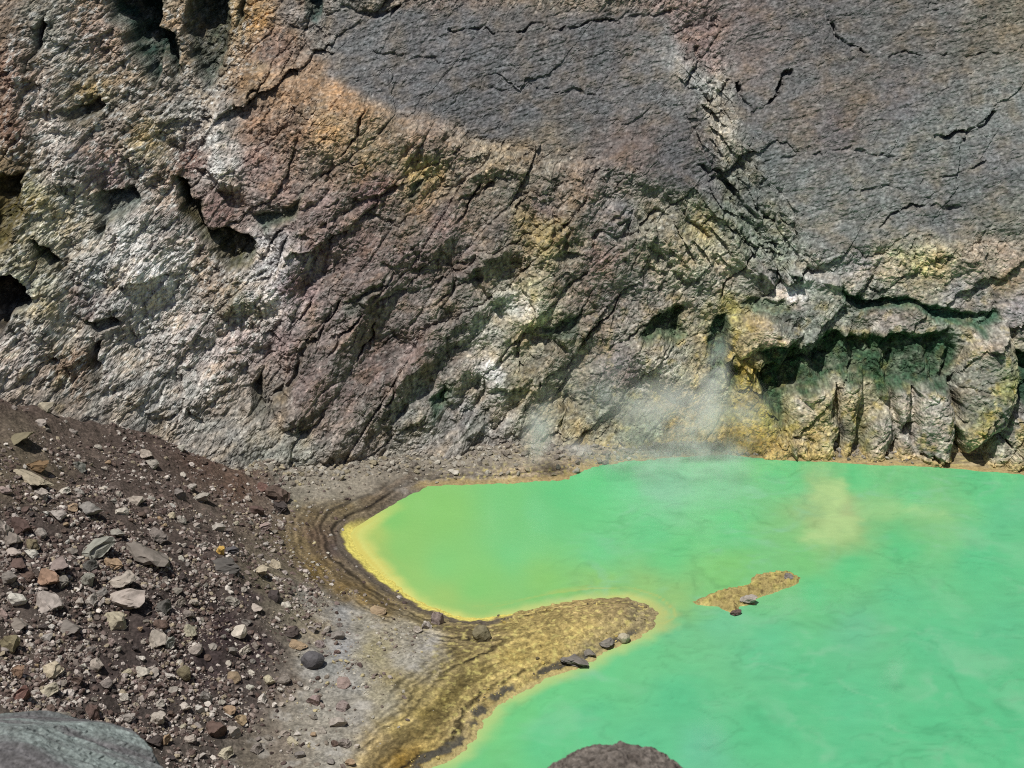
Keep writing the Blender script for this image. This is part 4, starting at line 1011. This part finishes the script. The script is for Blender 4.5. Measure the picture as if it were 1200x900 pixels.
build_rubble('shore_gravel', 9000, 'yellowish gravel crusting the lower edge of the spit', spit_sampler, .08, .34, 9,
             [(172,152,88),(150,134,84),(120,108,80),(96,88,72),(190,172,110)])
def foot_sampler(r, count):
    X = r.uniform(-25, 40, count); Y = wall_base(X, 0.0 * X)
    for _ in range(6): Y = .5 * Y + .5 * wall_base(X, np.maximum(ground_z(X, Y, False)[0], 0))
    Y = Y - np.abs(r.normal(0, 2.0, count)) + .5
    return X, Y
build_rubble('wall_foot_rubble', 3200, 'broken rock fragments along the foot of the crater wall', foot_sampler, .12, .8, 13,
             [(150,144,132),(136,128,116),(166,160,148),(118,110,100),(150,140,118)])

# ================================================================== STEAM
def steam(px, py, yd, wpx, hpx, depth_m, dens, label, lean=0.0, scale=.35):
    c = at_y(px, py, yd); t = yd / ray(px, py)[1]
    rx = wpx * .5 * t / FPX; rz = hpx * .5 * t / FPX / cos(radians(20))
    V, Fc = ico(3)
    me = mesh_np('steam_plume', V, Fc, None, True, 3)
    me.materials.append(steam_mat('steam_' + hashlib.md5(label.encode()).hexdigest()[:4], dens, scale))
    o = bpy.data.objects.new('steam_plume', me); COL.objects.link(o)
    o.location = tuple(c); o.scale = (rx, depth_m, rz); o.rotation_euler = (0, radians(lean), 0)
    tag(o, label, 'steam')
steam(805, 496, 128.6, 260, 160, 2.6, .95, 'widest cloud of white steam lifting off the far water at the wall', 0, .30)
steam(836, 450, 129.0, 52, 150, 2.4, .70, 'tall thin wisp of steam rising beside the orange buttress', 8, .45)
steam(632, 500, 124.0, 52, 120, 2.0, .8, 'narrow column of steam rising from the wall foot near the bay', 12, .5)
steam(668, 530, 128.0, 120, 46, 2.2, .60, 'low puff of steam hugging the rocks at the wall foot', 0, .5)
steam(705, 455, 124.5, 130, 130, 2.5, .18, 'faint veil of steam against the wall above the bay', 10, .35)
steam(1046, 790, 88.0, 46, 86, 1.0, .22, 'small wisp of vapour over the open green water at the right', 18, .9)
steam(940, 700, 96.5, 190, 50, 1.6, .08, 'thin vapour drifting over the water below the islet', 0, .6)
steam(832, 862, 81.0, 60, 110, 1.0, .12, 'thin vapour beside the brown foreground boulder', -12, .8)
steam(850, 575, 117.0, 300, 46, 4.0, .05, 'broad thin vapour film on the far lake surface', 0, .3)
steam(800, 540, 124.0, 340, 70, 4.0, .26, 'thin milky vapour on the lake directly under the widest cloud', 0, .35)
